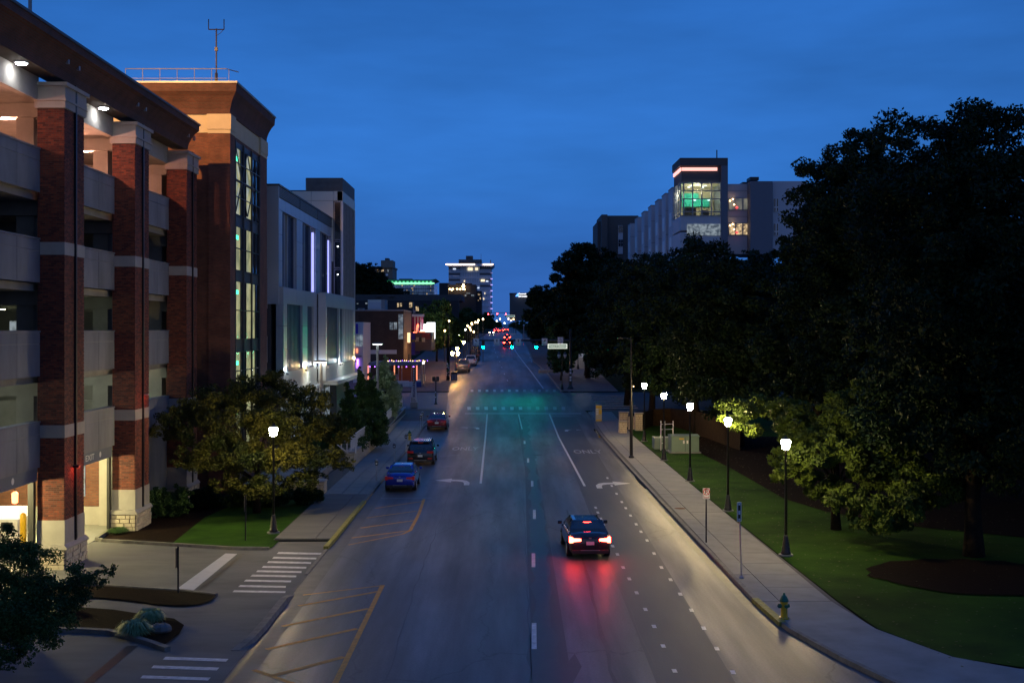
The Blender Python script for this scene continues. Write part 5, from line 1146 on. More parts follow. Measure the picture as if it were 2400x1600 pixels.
t = sign_plate('no_parking_sign', 'white no parking sign on a black post on the right pavement', x, y-.05, z+2.15, .3, .46, noparking); part('post', MB().box(x-.028,x+.028,y-.02,y+.036,z,z+2.36), M['blacks'], t)
x, y = G(1703, 1327, .13); t = sign_plate('narrow_sign', 'narrow white sign on a leaning galvanised post on the right pavement', x-.09, y-.05, z+2.5, .16, .72, lambda t, x, y, z, a, b: part('symbol', MB().box(x-.04,x+.04,y-.002,y,z-.25,z-.1).box(x-.05,x+.05,y-.002,y,z+.05,z+.25), M['ink'], t))
part('post', MB().tube([(x,y,z),(x-.09,y,z+2.86)], .026, 8), M['silver'], t); part('foot', MB().lathe([(.09,0),(.09,.04),(.04,.09)], (x,y,z), 10), M['silver'], t)
for u, v, h, lb in ((409,1362,1.75,'dark sign post edge on in the mulch island'),(564,1240,2.1,'dark sign post edge on in the left lawn')):
    x, y = G(u, v, .06); t = thing('sign_post', lb, 'sign post', (x,y,.05)); part('post', MB().box(x-.02,x+.03,y-.025,y+.025,.04,h), M['blacks'], t); part('plate', MB().box(x-.035,x-.02,y-.2,y+.2,h-.75,h-.05), M['blacks'], t)
def meter(u, v, label, h=1.35):
    x, y = G(u, v, .13); z = zr(y)+.13; t = thing('parking_meter', label, 'parking meter', (x,y,z), 'parking meters on the left pavement')
    part('post', MB().lathe([(.05,0),(.03,.03),(.028,h-.38)], (x,y,z), 10), M['silver'], t)
    part('body', MB().lathe([(.05,h-.38),(.09,h-.34),(.10,h-.16),(.10,h-.1)], (x,y,z), 12, sy=.7), M['darkgrey'], t, smooth=True)
    part('dome', MB().lathe([(.10,h-.1),(.095,h-.04),(.06,h+.02),(.01,h+.04)], (x,y,z), 12, sy=.7), M['silver'], t, smooth=True); part('coin_face', MB().box(x-.045,x+.045,y-.085,y-.07,z+h-.3,z+h-.2), M['lav'], t)
for u, v, lb in ((865,1105,'nearest parking meter beside the blue car'),(905.5,1060,'parking meter beside the rear of the black car'),(932.5,1036,'parking meter beside the yellow hydrant'),(966.5,985,'parking meter next to the red car, nearer of a close pair'),(970.5,978,'parking meter next to the red car, farther of a close pair')): meter(u, v, lb)
def hydrant(x, y, z, label, s=1.):
    t = thing('fire_hydrant', label, 'fire hydrant', (x,y,z))
    part('barrel', MB().lathe([(.17,0),(.17,.04),(.115,.05),(.11,.1),(.11,.5),(.13,.52),(.13,.56)], (x,y,z), 16), M['yellow'], t, smooth=False)
    part('bonnet', MB().lathe([(.145,.56),(.145,.6),(.12,.66),(.08,.73),(.04,.77),(.03,.78),(.03,.83),(.0,.84)], (x,y,z), 16), M['green'], t)
    part('side_cap', MB().tube([(x-.1,y-.02,z+.42),(x-.19,y-.03,z+.42)], [.07,.075], 12).tube([(x-.19,y-.03,z+.42),(x-.22,y-.03,z+.42)], .035, 6), M['green'], t)
    part('side_cap', MB().tube([(x+.1,y,z+.42),(x+.17,y,z+.42)], .06, 12), M['green'], t); part('front_cap', MB().tube([(x+.03,y-.1,z+.42),(x+.05,y-.17,z+.42)], .055, 12), M['green'], t)
    part('chain', MB().tube([(x+.05,y-.16,z+.38),(x+.04,y-.13,z+.2)], .008, 5), M['green'], t)
    for k in range(8): part('bolt', MB().box(x+.15*cos(k*pi/4)-.014,x+.15*cos(k*pi/4)+.014,y+.15*sin(k*pi/4)-.014,y+.15*sin(k*pi/4)+.014,z+.04,z+.065), M['silver'], t)
x, y = G(1801, 1420, .13); hydrant(x, y, .132, 'yellow hydrant with green cap in the right foreground')
x, y = G(941, 1010, .13); hydrant(x, y, zr(y)+.13, 'yellow hydrant with green cap on the left pavement by the meters')
# crooked sheet of debris by the second meter
x, y = G(922, 1070, .13); t = part('cardboard', MB().poly([(x-.2,y-.5,.16),(x+.3,y-.3,.15),(x+.35,y+.5,.19),(x-.1,y+.3,.22)]), M['white']); tag(t, 'flattened pale cardboard lying on the kerb by the black car', 'cardboard')

# ================================================================== WALLS, RAILINGS, CABINETS
def rubble(parent, x0, x1, y0, y1, z0, z1, faces, seed=0, cw=(.25,.5), chh=(.14,.24), maxn=400):
    r = random.Random(seed); n = 0
    for face in faces:
        z = z0; L_ = (x1-x0) if face in 'SN' else (y1-y0)
        while z < z1-.05:
            h = min(r.uniform(*chh), z1-z)
            if z1-z-h < .06: h = z1-z
            a = 0
            while a < L_-.03:
                wd = min(r.uniform(*cw), L_-a)
                if L_-a-wd < .1: wd = L_-a
                p = r.uniform(.03,.07); g = .012
                if face == 'S': b = MB().box(x0+a+g, x0+a+wd-g, y0-p, y0, z+g, z+h-g)
                elif face == 'E': b = MB().box(x1, x1+p, y0+a+g, y0+a+wd-g, z+g, z+h-g)
                else: b = MB().box(x0-p, x0, y0+a+g, y0+a+wd-g, z+g, z+h-g)
                part('stone', b, M['stone'], parent); a += wd; n += 1
            z += h
def planter(label, x0, x1, y0, y1, h, faces='SE', big=(.4,.8)):
    z = zr(y0); t = thing('stone_planter', label, 'planter wall', ((x0+x1)/2,(y0+y1)/2,z))
    k = part('core', MB().box(x0,x1,y0,y1,z-.1,zr(y1)+h), M['mortar'], t); rubble(k, x0, x1, y0, y1, z, z+h, faces, int(y0), big, (.18,.24))
    part('coping', MB().tube_v([[(x0-.05,y,zr(y)+h),(x1+.08,y,zr(y)+h),(x1+.08,y,zr(y)+h+.1),(x0-.05,y,zr(y)+h+.1)] for y in ystat(y0-.06,y1)]), M['limestone'], t); return t
planter('low stone planter wall end beside the steps at the left pavement', -12.0, -10.35, 68.0, 69.2, .75, 'SE', (.3,.5))
planter('stone retaining wall carrying the nearer white railing', -10.9, -10.35, 81.8, 96.2, 1.0)
planter('stone retaining wall carrying the farther white railing', -10.9, -10.35, 98.6, 124, .75)
def railing(label, x, y0, y1, zb, h=1.0, post=1.5):
    t = thing('white_railing', label, 'railing', (x, y0, zb(y0)))
    n = int((y1-y0)/post)
    part('top_rail', MB().tube([(x,y0,zb(y0)+h),(x,y1,zb(y1)+h)], .035, 6), M['white'], t); part('bottom_rail', MB().tube([(x,y0,zb(y0)+.1),(x,y1,zb(y1)+.1)], .02, 6), M['white'], t)
    for i in range(n+1):
        y = y0+(y1-y0)*i/n; part('post', MB().box(x-.035,x+.035,y-.035,y+.035,zb(y),zb(y)+h), M['white'], t)
    m = n*7
    for i in range(m):
        y = y0+(y1-y0)*(i+.5)/m; part('baluster', MB().box(x-.012,x+.012,y-.012,y+.012,zb(y)+.1,zb(y)+h), M['white'], t)
    return t
railing('white railing on the nearer stone wall above the left pavement', -10.6, 82.3, 96, lambda y: zr(y)+1.1)
railing('white railing on the farther stone wall running to the corner', -10.6, 99.5, 123.5, lambda y: zr(y)+.85)
t = thing('stair_railing', 'white framed stair railing with sloping rail facing the road', 'railing', (-12,82,0))
y = 81.6; f = lambda u, v: (UX(u,y), y, VZ(v,y))
part('frame', MB().beam(f(775,1006),f(817,1006),.05,.05).beam(f(757,1013),f(797,1013),.05,.05).beam(f(762,1011),f(800,1040),.06,.06).beam(f(763,1013),f(763,1034),.06,.06).beam(f(797,1013),f(797,1040),.06,.06).beam(f(784,1006),f(784,1038),.07,.07).beam(f(817,1006),f(817,1040),.08,.08), M['white'], t)
for k in range(9): part('wire', MB().beam(f(784,1010+k*3.1),f(817,1010+k*3.1),.012,.012), M['white'], t)
for k in range(6): part('step', MB().box(-13.5,-11.2,82.5+k*.35,84.6,zr(82)+k*.16,zr(82)+(k+1)*.16), M['concrete'], t)
t = thing('sidewalk_bench_slab', 'pale concrete terrace slab beyond the planter wall', 'terrace', (-12,75,0)); part('slab', MB().box(-15.2,-11.55,69.3,82.4,0,.5), M['concrete'], t)
# right side: transformer, tube frame, stone gateway, yellow traffic box
x0, y0 = G(1542, 1041, .1); x1 = UX(1606, y0); t = thing('utility_cabinet', 'green electrical transformer cabinet on the right lawn', 'transformer', ((x0+x1)/2,y0,.1)); zc = zr(y0)
part('pad', MB().box(x0-.15,x1+.15,y0-.1,y0+2.0,.05+zc,.2+zc), M['concrete'], t); part('body', MB().box(x0,x1,y0,y0+1.8,.2+zc,1.35+zc), M['tgreen'], t, bevel=.04)
part('lid', MB().prism([(y0-.05,1.35+zc),(y0+1.85,1.35+zc),(y0+1.85,1.4+zc),(y0+.9,1.5+zc),(y0-.05,1.42+zc)],'x',x0-.03,x1+.03), M['tgreen'], t)
xm = (x0+x1)/2; part('door_seam', MB().box(xm-.012,xm+.012,y0-.008,y0,.25+zc,1.3+zc), M['blacks'], t); part('warning_label', MB().box(x0+.6,x0+.95,y0-.012,y0,1.15+zc,1.25+zc), M['yellow'], t)
for dx in (-.17,.1): part('notice', MB().box(xm+dx,xm+dx+.12,y0-.012,y0,.85+zc,1.08+zc), M['signw'], t)
t = thing('second_cabinet', 'smaller green cabinet half hidden behind the transformer', 'cabinet', (x0-.8,y0+3,.1)); part('body', MB().box(x0-.9,x0+.4,y0+3,y0+4.5,.1+zc,1.0+zc), M['tgreen'], t, bevel=.03)
y = G(1518,1035,.1)[1]; t = thing('tube_frame', 'white tubular ladder frame behind the fourth lamp post', 'frame', (UX(1535,y),y,.1)); f = lambda u, v, dy=0: (UX(u,y), y+dy, VZ(v,y))
for a, b in ((1518,966),(1546,966)): part('upright', MB().tube([f(a,1034 if a<1530 else 1008),f(a,b)], .035, 8), M['white'], t)
part('upright', MB().tube([f(1529,1037,.6),f(1529,968,.6)], .04, 8), M['white'], t)
for v in (974,986,1003): part('rung', MB().tube([f(1518,v),f(1546,v-1)], .02, 6), M['white'], t)
part('foot_rail', MB().tube([f(1518,1018),f(1530,1018,.6)], .02, 6), M['white'], t)
DG = 116.0; zg = zr(DG)
t = thing('stone_gateway', 'buff stone pillars and wall where the right pavement meets the junction', 'stone wall', (UX(1440,DG),DG,zg))
def pillar(u0, u1, v0, D, nm='pillar'):
    a, b, zt_ = UX(u0,D), UX(u1,D), VZ(v0,D); z0 = zr(D)+.1
    k = part(nm, MB().box(a,b,D,D+(b-a),z0,zt_), M['mortar'], t); rubble(k, a, b, D, D+(b-a), z0, zt_-.05, 'SW', int(u0), (.2,.4), (.14,.2))
    part('cap', MB().box(a-.08,b+.08,D-.08,D+(b-a)+.08,zt_,zt_+.1), M['limestone'], k)
pillar(1424, 1443, 948, 112); pillar(1423, 1440, 969, 107); pillar(1460, 1476, 950, 109)
k = part('wall', MB().box(UX(1443,110),UX(1462,110),110,110.5,zr(110),VZ(955,110)), M['mortar'], t); rubble(k, UX(1443,110), UX(1460,110), 110, 110.5, zr(110)+.1, VZ(957,110), 'S', 5, (.2,.45), (.14,.2))
t = thing('curved_brown_wall', 'long curved brown rendered wall behind the right hand lamps', 'wall', (UX(1500,110),110,.5))
P = [(1474,948,109),(1500,940,113),(1540,938,113),(1590,942,108),(1640,955,100),(1700,975,92)]
mb = MB(); rings = []
for u, v, D in P:
    x = UX(u,D); z = min(VZ(v,D), 2.4+zr(D)); rings.append([(x,D,0),(x,D,z),(x,D+.4,z),(x,D+.4,0)])
mb.tube_v(rings); part('wall', mb, mat('brown stone render', (.045,.028,.016), .95, spec=.1, var=.5, scale=3, bump=.5, bscale=8), t)
x, y = G(1375, 968, .1); z = zr(y)+.12; t = thing('yellow_signal_cabinet', 'yellow and white wrapped signal cabinet on the right corner', 'cabinet', (x,y,z)); hh = 38*y/F
part('body', MB().box(x-.3,x+.3,y-.25,y+.25,z,z+hh), M['cream'], t, bevel=.03); part('base', MB().box(x-.36,x+.36,y-.3,y+.3,z-.05,z+.06), M['concrete'], t)
for k_ in range(4): part('printed_bar', MB().box(x-.28,x-.05,y-.262,y-.252,z+hh*.42+k_*.17,z+hh*.42+.09+k_*.17), M['signw'], t)
part('printed_panel', MB().box(x-.28,x+.28,y-.259,y-.25,z+hh*.8,z+hh*.97), M['yellow'], t); part('printed_panel', MB().box(x+.0,x+.28,y-.258,y-.25,z+hh*.45,z+hh*.72), M['yellow'], t); part('printed_panel', MB().box(x-.28,x+.28,y-.257,y-.25,z+.02,z+hh*.12), M['yellow'], t)
# fences / planters beyond the junction on the right
t = thing('grille_fence', 'pale grille fence on a low stone wall beyond the signal pole', 'fence', (UX(1328,185),185,zr(185)))
y = 186; a, b, v0, v1 = UX(1314,y), UX(1344,y), VZ(804,y), VZ(820,y); part('low_wall', MB().box(a,b+.3,y,y+.4,zr(y),v1), M['stone'], t)
for i in range(24): x = a+(b-a)*(i+.5)/24; part('bar', MB().box(x-.015,x+.015,y,y+.03,v1,v0), M['white'], t)
for z in (v0, v1+.05): part('rail', MB().box(a,b,y-.01,y+.04,z-.04,z+.04), M['white'], t)
for u in (1324.5, 1338): x = UX(u,y); part('post', MB().box(x-.08,x+.08,y-.08,y+.08,v1-.2,v0+.1), M['white'], t)
for (u0,u1,v0,v1,lb) in ((1237,1256,857,846,'left low planter box with hedge on the far plaza'),(1258,1279,857,846,'right low planter box with hedge on the far plaza')):
    D = G((u0+u1)/2, v1+9, .1)[1]; z = zr(D); t = thing('planter_box', lb, 'planter', (UX(u0,D),D,z)); part('box', MB().box(UX(u0,D),UX(u1,D),D,D+1,z,z+.45), M['concrete'], t); part('panel', MB().box(UX(u0,D)+.15,UX(u1,D)-.15,D-.02,D,z+.1,z+.36), M['slate'], t)

# ================================================================== VEHICLES
def car(name, label, cat, paint, loc, kind='sedan', rz=0, lit=False, L=4.6, wd=1.8, plate=True, group=None, front_lit=False):
    t = thing(name, label, cat, (0,0,0), group); hw = wd/2; h = .5*L
    if kind == 'sedan': st = [(-h,.80,.40,.78),(-h+.06,.90,.28,.98),(-h+.35,.95,.22,1.07),(-h+.8,1,.2,1.05),(-.8,1,.2,.98),(.8,1,.2,.96),(1.4,1,.22,.92),(h-.2,.92,.26,.76),(h,.78,.36,.60)]; gb = (-h+.55,1.35,-h+1.35,.45,1.0,1.43)
    elif kind == 'suv': st = [(-h,.86,.42,.85),(-h+.06,.94,.30,1.05),(-h+.3,.98,.25,1.10),(-h+.8,1,.24,1.08),(-.8,1,.24,1.06),(.8,1,.24,1.03),(1.3,1,.24,1.02),(h-.25,.94,.28,.92),(h,.80,.36,.72)]; gb = (-h+.12,1.3,-h+.55,.55,1.06,1.66)
    else: st = [(-h,.94,.45,1.1),(-h+.05,.98,.40,1.22),(-h+.6,1,.36,1.24),(-.6,1,.34,1.24),(.8,1,.34,1.16),(1.7,1,.34,1.14),(h-.15,.94,.36,1.06),(h,.86,.42,.8)]; gb = (-.75,1.75,-.55,1.0,1.2,1.88)
    rings = []
    for (y, k, zb_, zt) in st:
        q = hw*k; rings.append([(-q*.86,y,zb_),(-q*.97,y,zb_+.1),(-q,y,(zb_+zt)/2),(-q*.97,y,zt-.16),(-q*.86,y,zt-.03),(-q*.45,y,zt+.02),(q*.45,y,zt+.02),(q*.86,y,zt-.03),(q*.97,y,zt-.16),(q,y,(zb_+zt)/2),(q*.97,y,zb_+.1),(q*.86,y,zb_)])
    b = part('body', MB().tube_v(rings), paint, t, smooth=True)
    y0, y1, y2, y3, zb_, zt = gb; a, c = hw*.86, hw*.64 if kind != 'suv' else hw*.70
    ym, zm = (y0+y2)/2-.03, (zb_+zt)/2+.05
    part('windows', MB().tube_v([[(-a,y0,zb_-.08),(a,y0,zb_-.08),(a,y1,zb_-.08),(-a,y1,zb_-.08)],[(-a*.97,y0+(y2-y0)*.28,zb_+(zt-zb_)*.4),(a*.97,y0+(y2-y0)*.28,zb_+(zt-zb_)*.4),(a*.95,y1+(y3-y1)*.35,zb_+(zt-zb_)*.4),(-a*.95,y1+(y3-y1)*.35,zb_+(zt-zb_)*.4)],[(-c,y2,zt-.03),(c,y2,zt-.03),(c,y3,zt-.03),(-c,y3,zt-.03)]]), M['glass'], t)
    part('roof', MB().tube_v([[(-c-.03,y2-.05,zt-.06),(c+.03,y2-.05,zt-.06),(c+.03,y3+.05,zt-.06),(-c-.03,y3+.05,zt-.06)],[(-c,y2,zt-.01),(c,y2,zt-.01),(c,y3,zt-.01),(-c,y3,zt-.01)],[(-c*.8,y2+.15,zt+.02),(c*.8,y2+.15,zt+.02),(c*.8,y3-.15,zt+.02),(-c*.8,y3-.15,zt+.02)]]), paint, t)
    for s in (-1, 1):
        part('rear_pillar', MB().beam((s*a*.98,y0+.02,zb_-.05),(s*c,y2,zt-.03),.13,.10), paint, t); part('front_pillar', MB().beam((s*a*.98,y1-.02,zb_-.05),(s*c,y3,zt-.03),.09,.07), paint, t)
        part('side_pillar', MB().beam((s*(a+.01),(y0+y1)/2-.1,zb_-.05),(s*(c+.02),(y2+y3)/2-.1,zt-.03),.10,.04), paint, t)
        part('mirror', MB().box(s*(hw+.02),s*(hw+.20),y1-.62,y1-.50,zb_+.0,zb_+.14), paint, t, bevel=.03)
        lr_ = -h+.0
        if kind == 'sedan': part('tail_light', MB().tube_v([[(s*hw*.42,-h+.06,.76),(s*hw*.82,-h+.05,.72),(s*hw*.82,-h+.08,.9),(s*hw*.42,-h+.10,.9)],[(s*hw*.42,-h-.02,.78),(s*hw*.80,-h+.0,.74),(s*hw*.80,-h+.02,.88),(s*hw*.42,-h+.03,.88)]]), M['brake'] if lit else M['taill'], t); part('tail_light', MB().box(s*hw*.80,s*hw*.95,-h+.02,-h+.30,.70,.92), M['brake'] if lit else M['taill'], t)
        elif kind == 'suv': part('tail_light', MB().box(s*hw*.50,s*hw*.95,-h-.015,-h+.25,.88,1.02), M['brake'] if lit else M['taill'], t); part('reflector', MB().box(s*hw*.55,s*hw*.85,-h-.01,-h+.1,.48,.54), M['taill'], t)
        else: part('tail_light', MB().box(s*hw*.84,s*hw*.98,-h-.01,-h+.15,.78,1.16), M['brake'] if lit else M['taill'], t)
        part('headlight', MB().box(s*hw*.55,s*hw*.88,h-.08,h+.0,.60,.74), M['headl'] if front_lit else M['glass'], t)
        for yy in (-h+.95, h-.92):
            w_ = part('wheel', MB().tube([(s*(hw-.22),yy,.33),(s*(hw+.005),yy,.33)], .33, 20), M['tyre'], t); part('rim', MB().tube([(s*(hw+.0),yy,.33),(s*(hw+.015),yy,.33)], .21, 14), M['silver'], w_)
            mb = MB(); mb.v = [(s*(hw*.985+.004),yy+.40*cos(pi*j/10),.33+.40*sin(pi*j/10)) for j in range(11)]; mb.f = [tuple(range(11))]; part('wheel_arch', mb, M['blacks'], t)
    part('rear_bumper', MB().box(-hw*.84,hw*.84,-h-.03,-h+.12,.26,.42), M['blacks'], t, bevel=.02)
    part('chrome_strip', MB().box(-hw*.45,hw*.45,-h-.035,-h,.39 if kind != 'pickup' else .5,.41 if kind != 'pickup' else .58), M['silver'], t)
    if plate: part('licence_plate', MB().box(-.16,.16,-h-.02,-h+.04,.62 if kind != 'pickup' else .55,.76 if kind != 'pickup' else .69), M['plate'], t)
    part('emblem', MB().box(-.05,.05,-h-.01 if kind != 'sedan' else -h+.02,-h+.03,.84,.91), M['silver'], t)
    if kind == 'sedan': part('rear_seam', MB().box(-hw*.42,hw*.42,-h+.0,-h+.06,.925,.935), M['blacks'], t)
    part('high_brake_light', MB().box(-.16,.16,y2-.12,y2-.04,zt-.11,zt-.07), M['brake'] if lit else M['taill'], t)
    if kind == 'suv':
        for s in (-1,1): part('roof_rail', MB().tube([(s*c*.95,y2+.1,zt+.05),(s*c*.95,y3-.1,zt+.05)], .02, 6), M['silver'], t)
        part('rear_spoiler', MB().box(-c*.9,c*.9,y2-.2,y2+.05,zt-.05,zt+.0), paint, t)
    if kind == 'pickup':
        part('bed_floor', MB().box(-hw*.8,hw*.8,-h+.1,-.8,1.255,1.265), M['blacks'], t); part('tailgate_seam', MB().box(-hw*.8,hw*.8,-h-.012,-h,1.02,1.04), M['blacks'], t)
        for s in (-1,1): part('bed_rail', MB().box(s*hw*.82,s*hw*.97,-h+.05,-.8,1.22,1.29), paint, t)
    if lit:
        for s in (-1,1): plight('tail_lamp_light', (s*hw*.7,-h-.15,.82), (1,.03,.015), 13, .06, t)
    if front_lit:
        for s in (-1,1): plight('head_lamp_light', (s*hw*.7,h+.15,.66), (1,.85,.6), 90, .06, t)
    t.location = loc; t.rotation_euler = (0,0,rz); return t
def cl(u, v, L=4.6): x, y = G(u, v); return (x, y+L/2, zr(y+L/2)-.0)
car('parked_car', 'blue sedan parked nearest at the left kerb', 'car', M['blue'], cl(918,1130), group=None)
car('parked_car', 'black hatchback suv parked behind the blue sedan', 'car', M['carblack'], cl(965,1069.5), 'suv', wd=1.9)
car('parked_car', 'dark red sedan parked farthest at the left kerb before the junction', 'car', M['red'], cl(1003,990), wd=1.84)
D = 178; car('pickup_truck', 'silver pickup truck parked beyond the junction by the twin lanterns', 'pickup truck', M['cargrey'], (UX(1063,D),D+2.8,zr(D+2.8)), 'pickup', L=5.6, wd=2.0)
for i, (u, D, m, lb) in enumerate(((1082,196,'white','pale van like car parked just beyond the silver pickup'),(1090,210,'blacks','dark car parked second beyond the silver pickup'),(1093,226,'blacks','dark car parked third beyond the silver pickup'))): car('parked_car', lb, 'car', M['white'] if m == 'white' else M['carblack'], (UX(u,D),D,zr(D)), 'suv', L=4.4)
car('moving_car', 'dark car in the lane with bright red lit tail lamps', 'car', M['carblack'], (3.42, 49.2+2.3, 0), lit=True, wd=1.78, rz=radians(2.2))
for u, v, D, lb in ((1165,776,300,'distant car with lit brake lamps, upper one short of the crest'),(1176.5,785,258,'distant car with lit brake lamps, nearer one short of the crest')): 
    t = car('distant_car', lb, 'car', M['carblack'], (UX(u if D > 280 else 1165,D),D+2,zr(D+2)), 'suv', lit=True)
for u, D in ((1140,520),(1156,545),(1152,480),(1163,500),(1140,460)): car('distant_car', 'tiny queued car with red brake lamps far up the avenue', 'car', M['carblack'], (UX(u,D),D,zr(D)), 'sedan', lit=True, group='queued cars far up the avenue')
car('oncoming_car', 'distant car with lit headlamps coming over the crest at the left', 'car', M['carblack'], (UX(1129,400),400,zr(400)), 'sedan', rz=pi, front_lit=True)
# ================================================================== TREES AND PLANTS
def leaves(cl_c, cl_r, n, size, rng, droop=0.):
    # cl_c: (k,3) clump centres, cl_r: (k,) radii; leaves fill the clumps
    k = len(cl_c); wgt = cl_r**2; idx = rng.choice(k, n, p=wgt/wgt.sum())
    d = rng.normal(size=(n,3)); d /= np.linalg.norm(d, axis=1)[:,None]
    r = rng.random(n)**.45
    P = cl_c[idx]+d*(cl_r[idx]*r)[:,None]*np.array([1,1,.72])
    a = rng.normal(size=(n,3)); a /= np.linalg.norm(a, axis=1)[:,None]
    b = np.cross(a, rng.normal(size=(n,3))); b /= np.linalg.norm(b, axis=1)[:,None]
    s = size*(.55+.9*rng.random(n))[:,None]
    V = np.empty((n,4,3)); V[:,0] = P-a*s; V[:,1] = P+b*s*.48; V[:,2] = P+a*s; V[:,3] = P-b*s*.48
    V[:,0,2] -= droop*s[:,0]; return V.reshape(-1,3)
def leafmesh(V, m, name='crown'):
    n = len(V)//4; me = bpy.data.meshes.new(name); me.vertices.add(n*4); me.vertices.foreach_set('co', V.astype(np.float32).ravel())
    me.loops.add(n*4); me.loops.foreach_set('vertex_index', np.arange(n*4, dtype=np.int32)); me.polygons.add(n)
    me.polygons.foreach_set('loop_start', np.arange(0,n*4,4,dtype=np.int32)); me.update(calc_edges=True); me.materials.append(m); return me
def crown(lobes, n, size, seed, sub=26, tuft=.33, inner=.25):
    rng = np.random.default_rng(seed); C_, R_ = [], []
    for (x,y,z,rx,ry,rz_) in lobes:
        k = max(5, int(sub)); d = rng.normal(size=(k,3)); d /= np.linalg.norm(d, axis=1)[:,None]
        rr = .82+.26*rng.random(k); ink = rng.random(k) < inner; rr[ink] *= rng.random(ink.sum())
        C_.append(np.array([x,y,z])+d*rr[:,None]*np.array([rx,ry,rz_])); R_.append((rx+ry+rz_)/3*tuft*(.45+.9*rng.random(k)))
    C_ = np.concatenate(C_); R_ = np.concatenate(R_); return leaves(C_, R_, n, size, rng)
def auto_lobes(H, zb_, R, seed, n=13, taper=.75):
    rng = random.Random(seed); L_ = []; zc = (H+zb_)/2; hh = (H-zb_)/2
    for i in range(n):
        t = (i+.5)/n; z = zb_+ (H-zb_)*(.12+.76*t); prof_ = sqrt(max(.05, 1-((z-zc)/hh)**2)); prof_ *= 1-(1-taper)*t*.6
        a = i*2.399+rng.uniform(-.4,.4); rr = R*prof_*rng.uniform(.45,.66); l = R*rng.uniform(.36,.5)
        L_.append((rr*cos(a), rr*sin(a), z, l, l, l*.85))
    L_.append((0,0,zc,R*.5,R*.5,hh*.7)); L_.append((0,0,zb_+(H-zb_)*.84,R*.34,R*.34,(H-zb_)*.15)); return L_
def trunk_mb(H, zb_, r, lobes, seed):
    rng = random.Random(seed); mb = MB(); top = zb_+(H-zb_)*.6
    pts = [(0,0,-.15),(rng.uniform(-.1,.1)*r*4,0,zb_*.5),(rng.uniform(-.6,.6)*r,rng.uniform(-.6,.6)*r,zb_),(0,0,(zb_+top)/2),(0,0,top)]
    mb.tube(pts, [r*1.35,r*1.05,r*.9,r*.6,r*.25], 10)
    for (x,y,z,a,b,c) in lobes[:12]:
        z0 = zb_*.85+(z-zb_)*.35; mb.tube([(0,0,z0),(x*.45,y*.45,z0+(z-z0)*.65),(x,y,z)], [r*.38,r*.22,r*.06], 6)
    return mb
def tree(name, label, loc, H, zb_, R, n, size, m, seed, lobes=None, r=None, group=None, sub=26, tuft=.33, nl=13, cat='tree', scl=(1,1,1)):
    lobes = lobes or auto_lobes(H, zb_, R, seed, nl); t = thing(name, label, cat, (0,0,0), group)
    part('trunk', trunk_mb(H, zb_, r or R*.055, lobes, seed), M['bark'], t, smooth=True)
    me = leafmesh(crown(lobes, n, size, seed, sub, tuft), M[m]); o = bpy.data.objects.new('crown', me); C.objects.link(o); o.parent = t
    t.location = loc; t.scale = scl; return t
# --- big right foreground tree
tree('big_oak_tree', 'towering dark tree at the far right with trunk in the mulch ring', (19.4,49.5,.1), 18.9, 2.2, 5.7, 170000, .10, 'leafd', 11, nl=22, sub=46, r=.34, tuft=.27)
tree('dark_maple_tree', 'large dark tree left of the towering one, behind the nearest lamp', (19.9,66,.1), 20.6, 3.5, 4.7, 140000, .11, 'leafd', 12, nl=22, sub=46, r=.3, tuft=.27)
# low hanging lamp lit boughs near the first lamp
def W3(u, v, D): return W(u, v, D)
lb = []
for (u,v,D,r_) in ((1850,1050,52.5,.85),(1900,1030,53.5,.9),(1960,1060,53,1.0),(2020,1090,53,1.0),(1820,1085,53.5,.8),(1800,1050,56,.7),(1900,1120,54,.9),(1960,1150,51.5,.9),(2000,1190,50.5,.8),(1860,1000,56,1.0),(1940,990,56,1.3),(2060,1040,54,1.3),(2120,1120,51,1.3),(2060,1180,49.5,1.0),(1840,960,59,1.4),(1730,950,63,1.5),(2000,930,56,1.6)):
    x,y,z = W3(u,v,D); lb.append((x-15.5,y-56,z-.1,r_*1.15,r_*1.15,r_*.62))
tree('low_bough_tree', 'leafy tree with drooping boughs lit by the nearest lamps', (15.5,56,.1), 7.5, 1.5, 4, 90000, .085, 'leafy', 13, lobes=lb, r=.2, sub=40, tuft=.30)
# --- middle right mass
for i, (u, vt, D, R, lab) in enumerate(((1878,445,84,4.4,'dark tree behind the second lamp, rising toward the hall'),(1700,575,96,6.2,'dark tree in the middle of the right hand mass'),(1600,555,107,6.6,'dark tree with forked trunk behind the third lamp'),(1495,580,118,6.2,'dark tree hanging over the right junction corner'),(1440,600,133,5.2,'dark tree overhanging the plaza by the junction'),(1350,560,168,6.0,'tall dark tree beyond the junction, tallest at the plaza'),(1268,660,215,5.5,'dark tree at the left edge of the right hand mass'),(1450,625,165,7,'dark tree standing against the stepped hall'))):
    H_ = VZ(vt, D)-zr(D); x = UX(u, D); 
    tree('shade_tree', lab, (x,D,zr(D)), H_, 2.6 if D < 150 else 3.0, R, 56000, .15 if D < 140 else .22, 'leafd', 20+i, r=.32, group='dark shade trees on the right', nl=15, sub=28, tuft=.31)
# infill background woods right
bw = trees_ = []
pA = tree('background_tree', 'dark tree far back on the right behind the front row', (38,95,0), 17, 2, 8, 26000, .34, 'leafd', 41, group='dark trees far back on the right')
for i, (x, y, s, rz) in enumerate(((30,80,.95,1),(46,80,1.05,2),(33,112,1,3),(24,136,.95,4),(34,150,1,.5),(24,172,.85,2.5),(17,195,.7,5),(44,120,1.1,1.4),(30,62,.95,2.2),(40,60,1.1,4.4))):
    dup(pA, (x,y,zr(y)), rz, sc_=s)
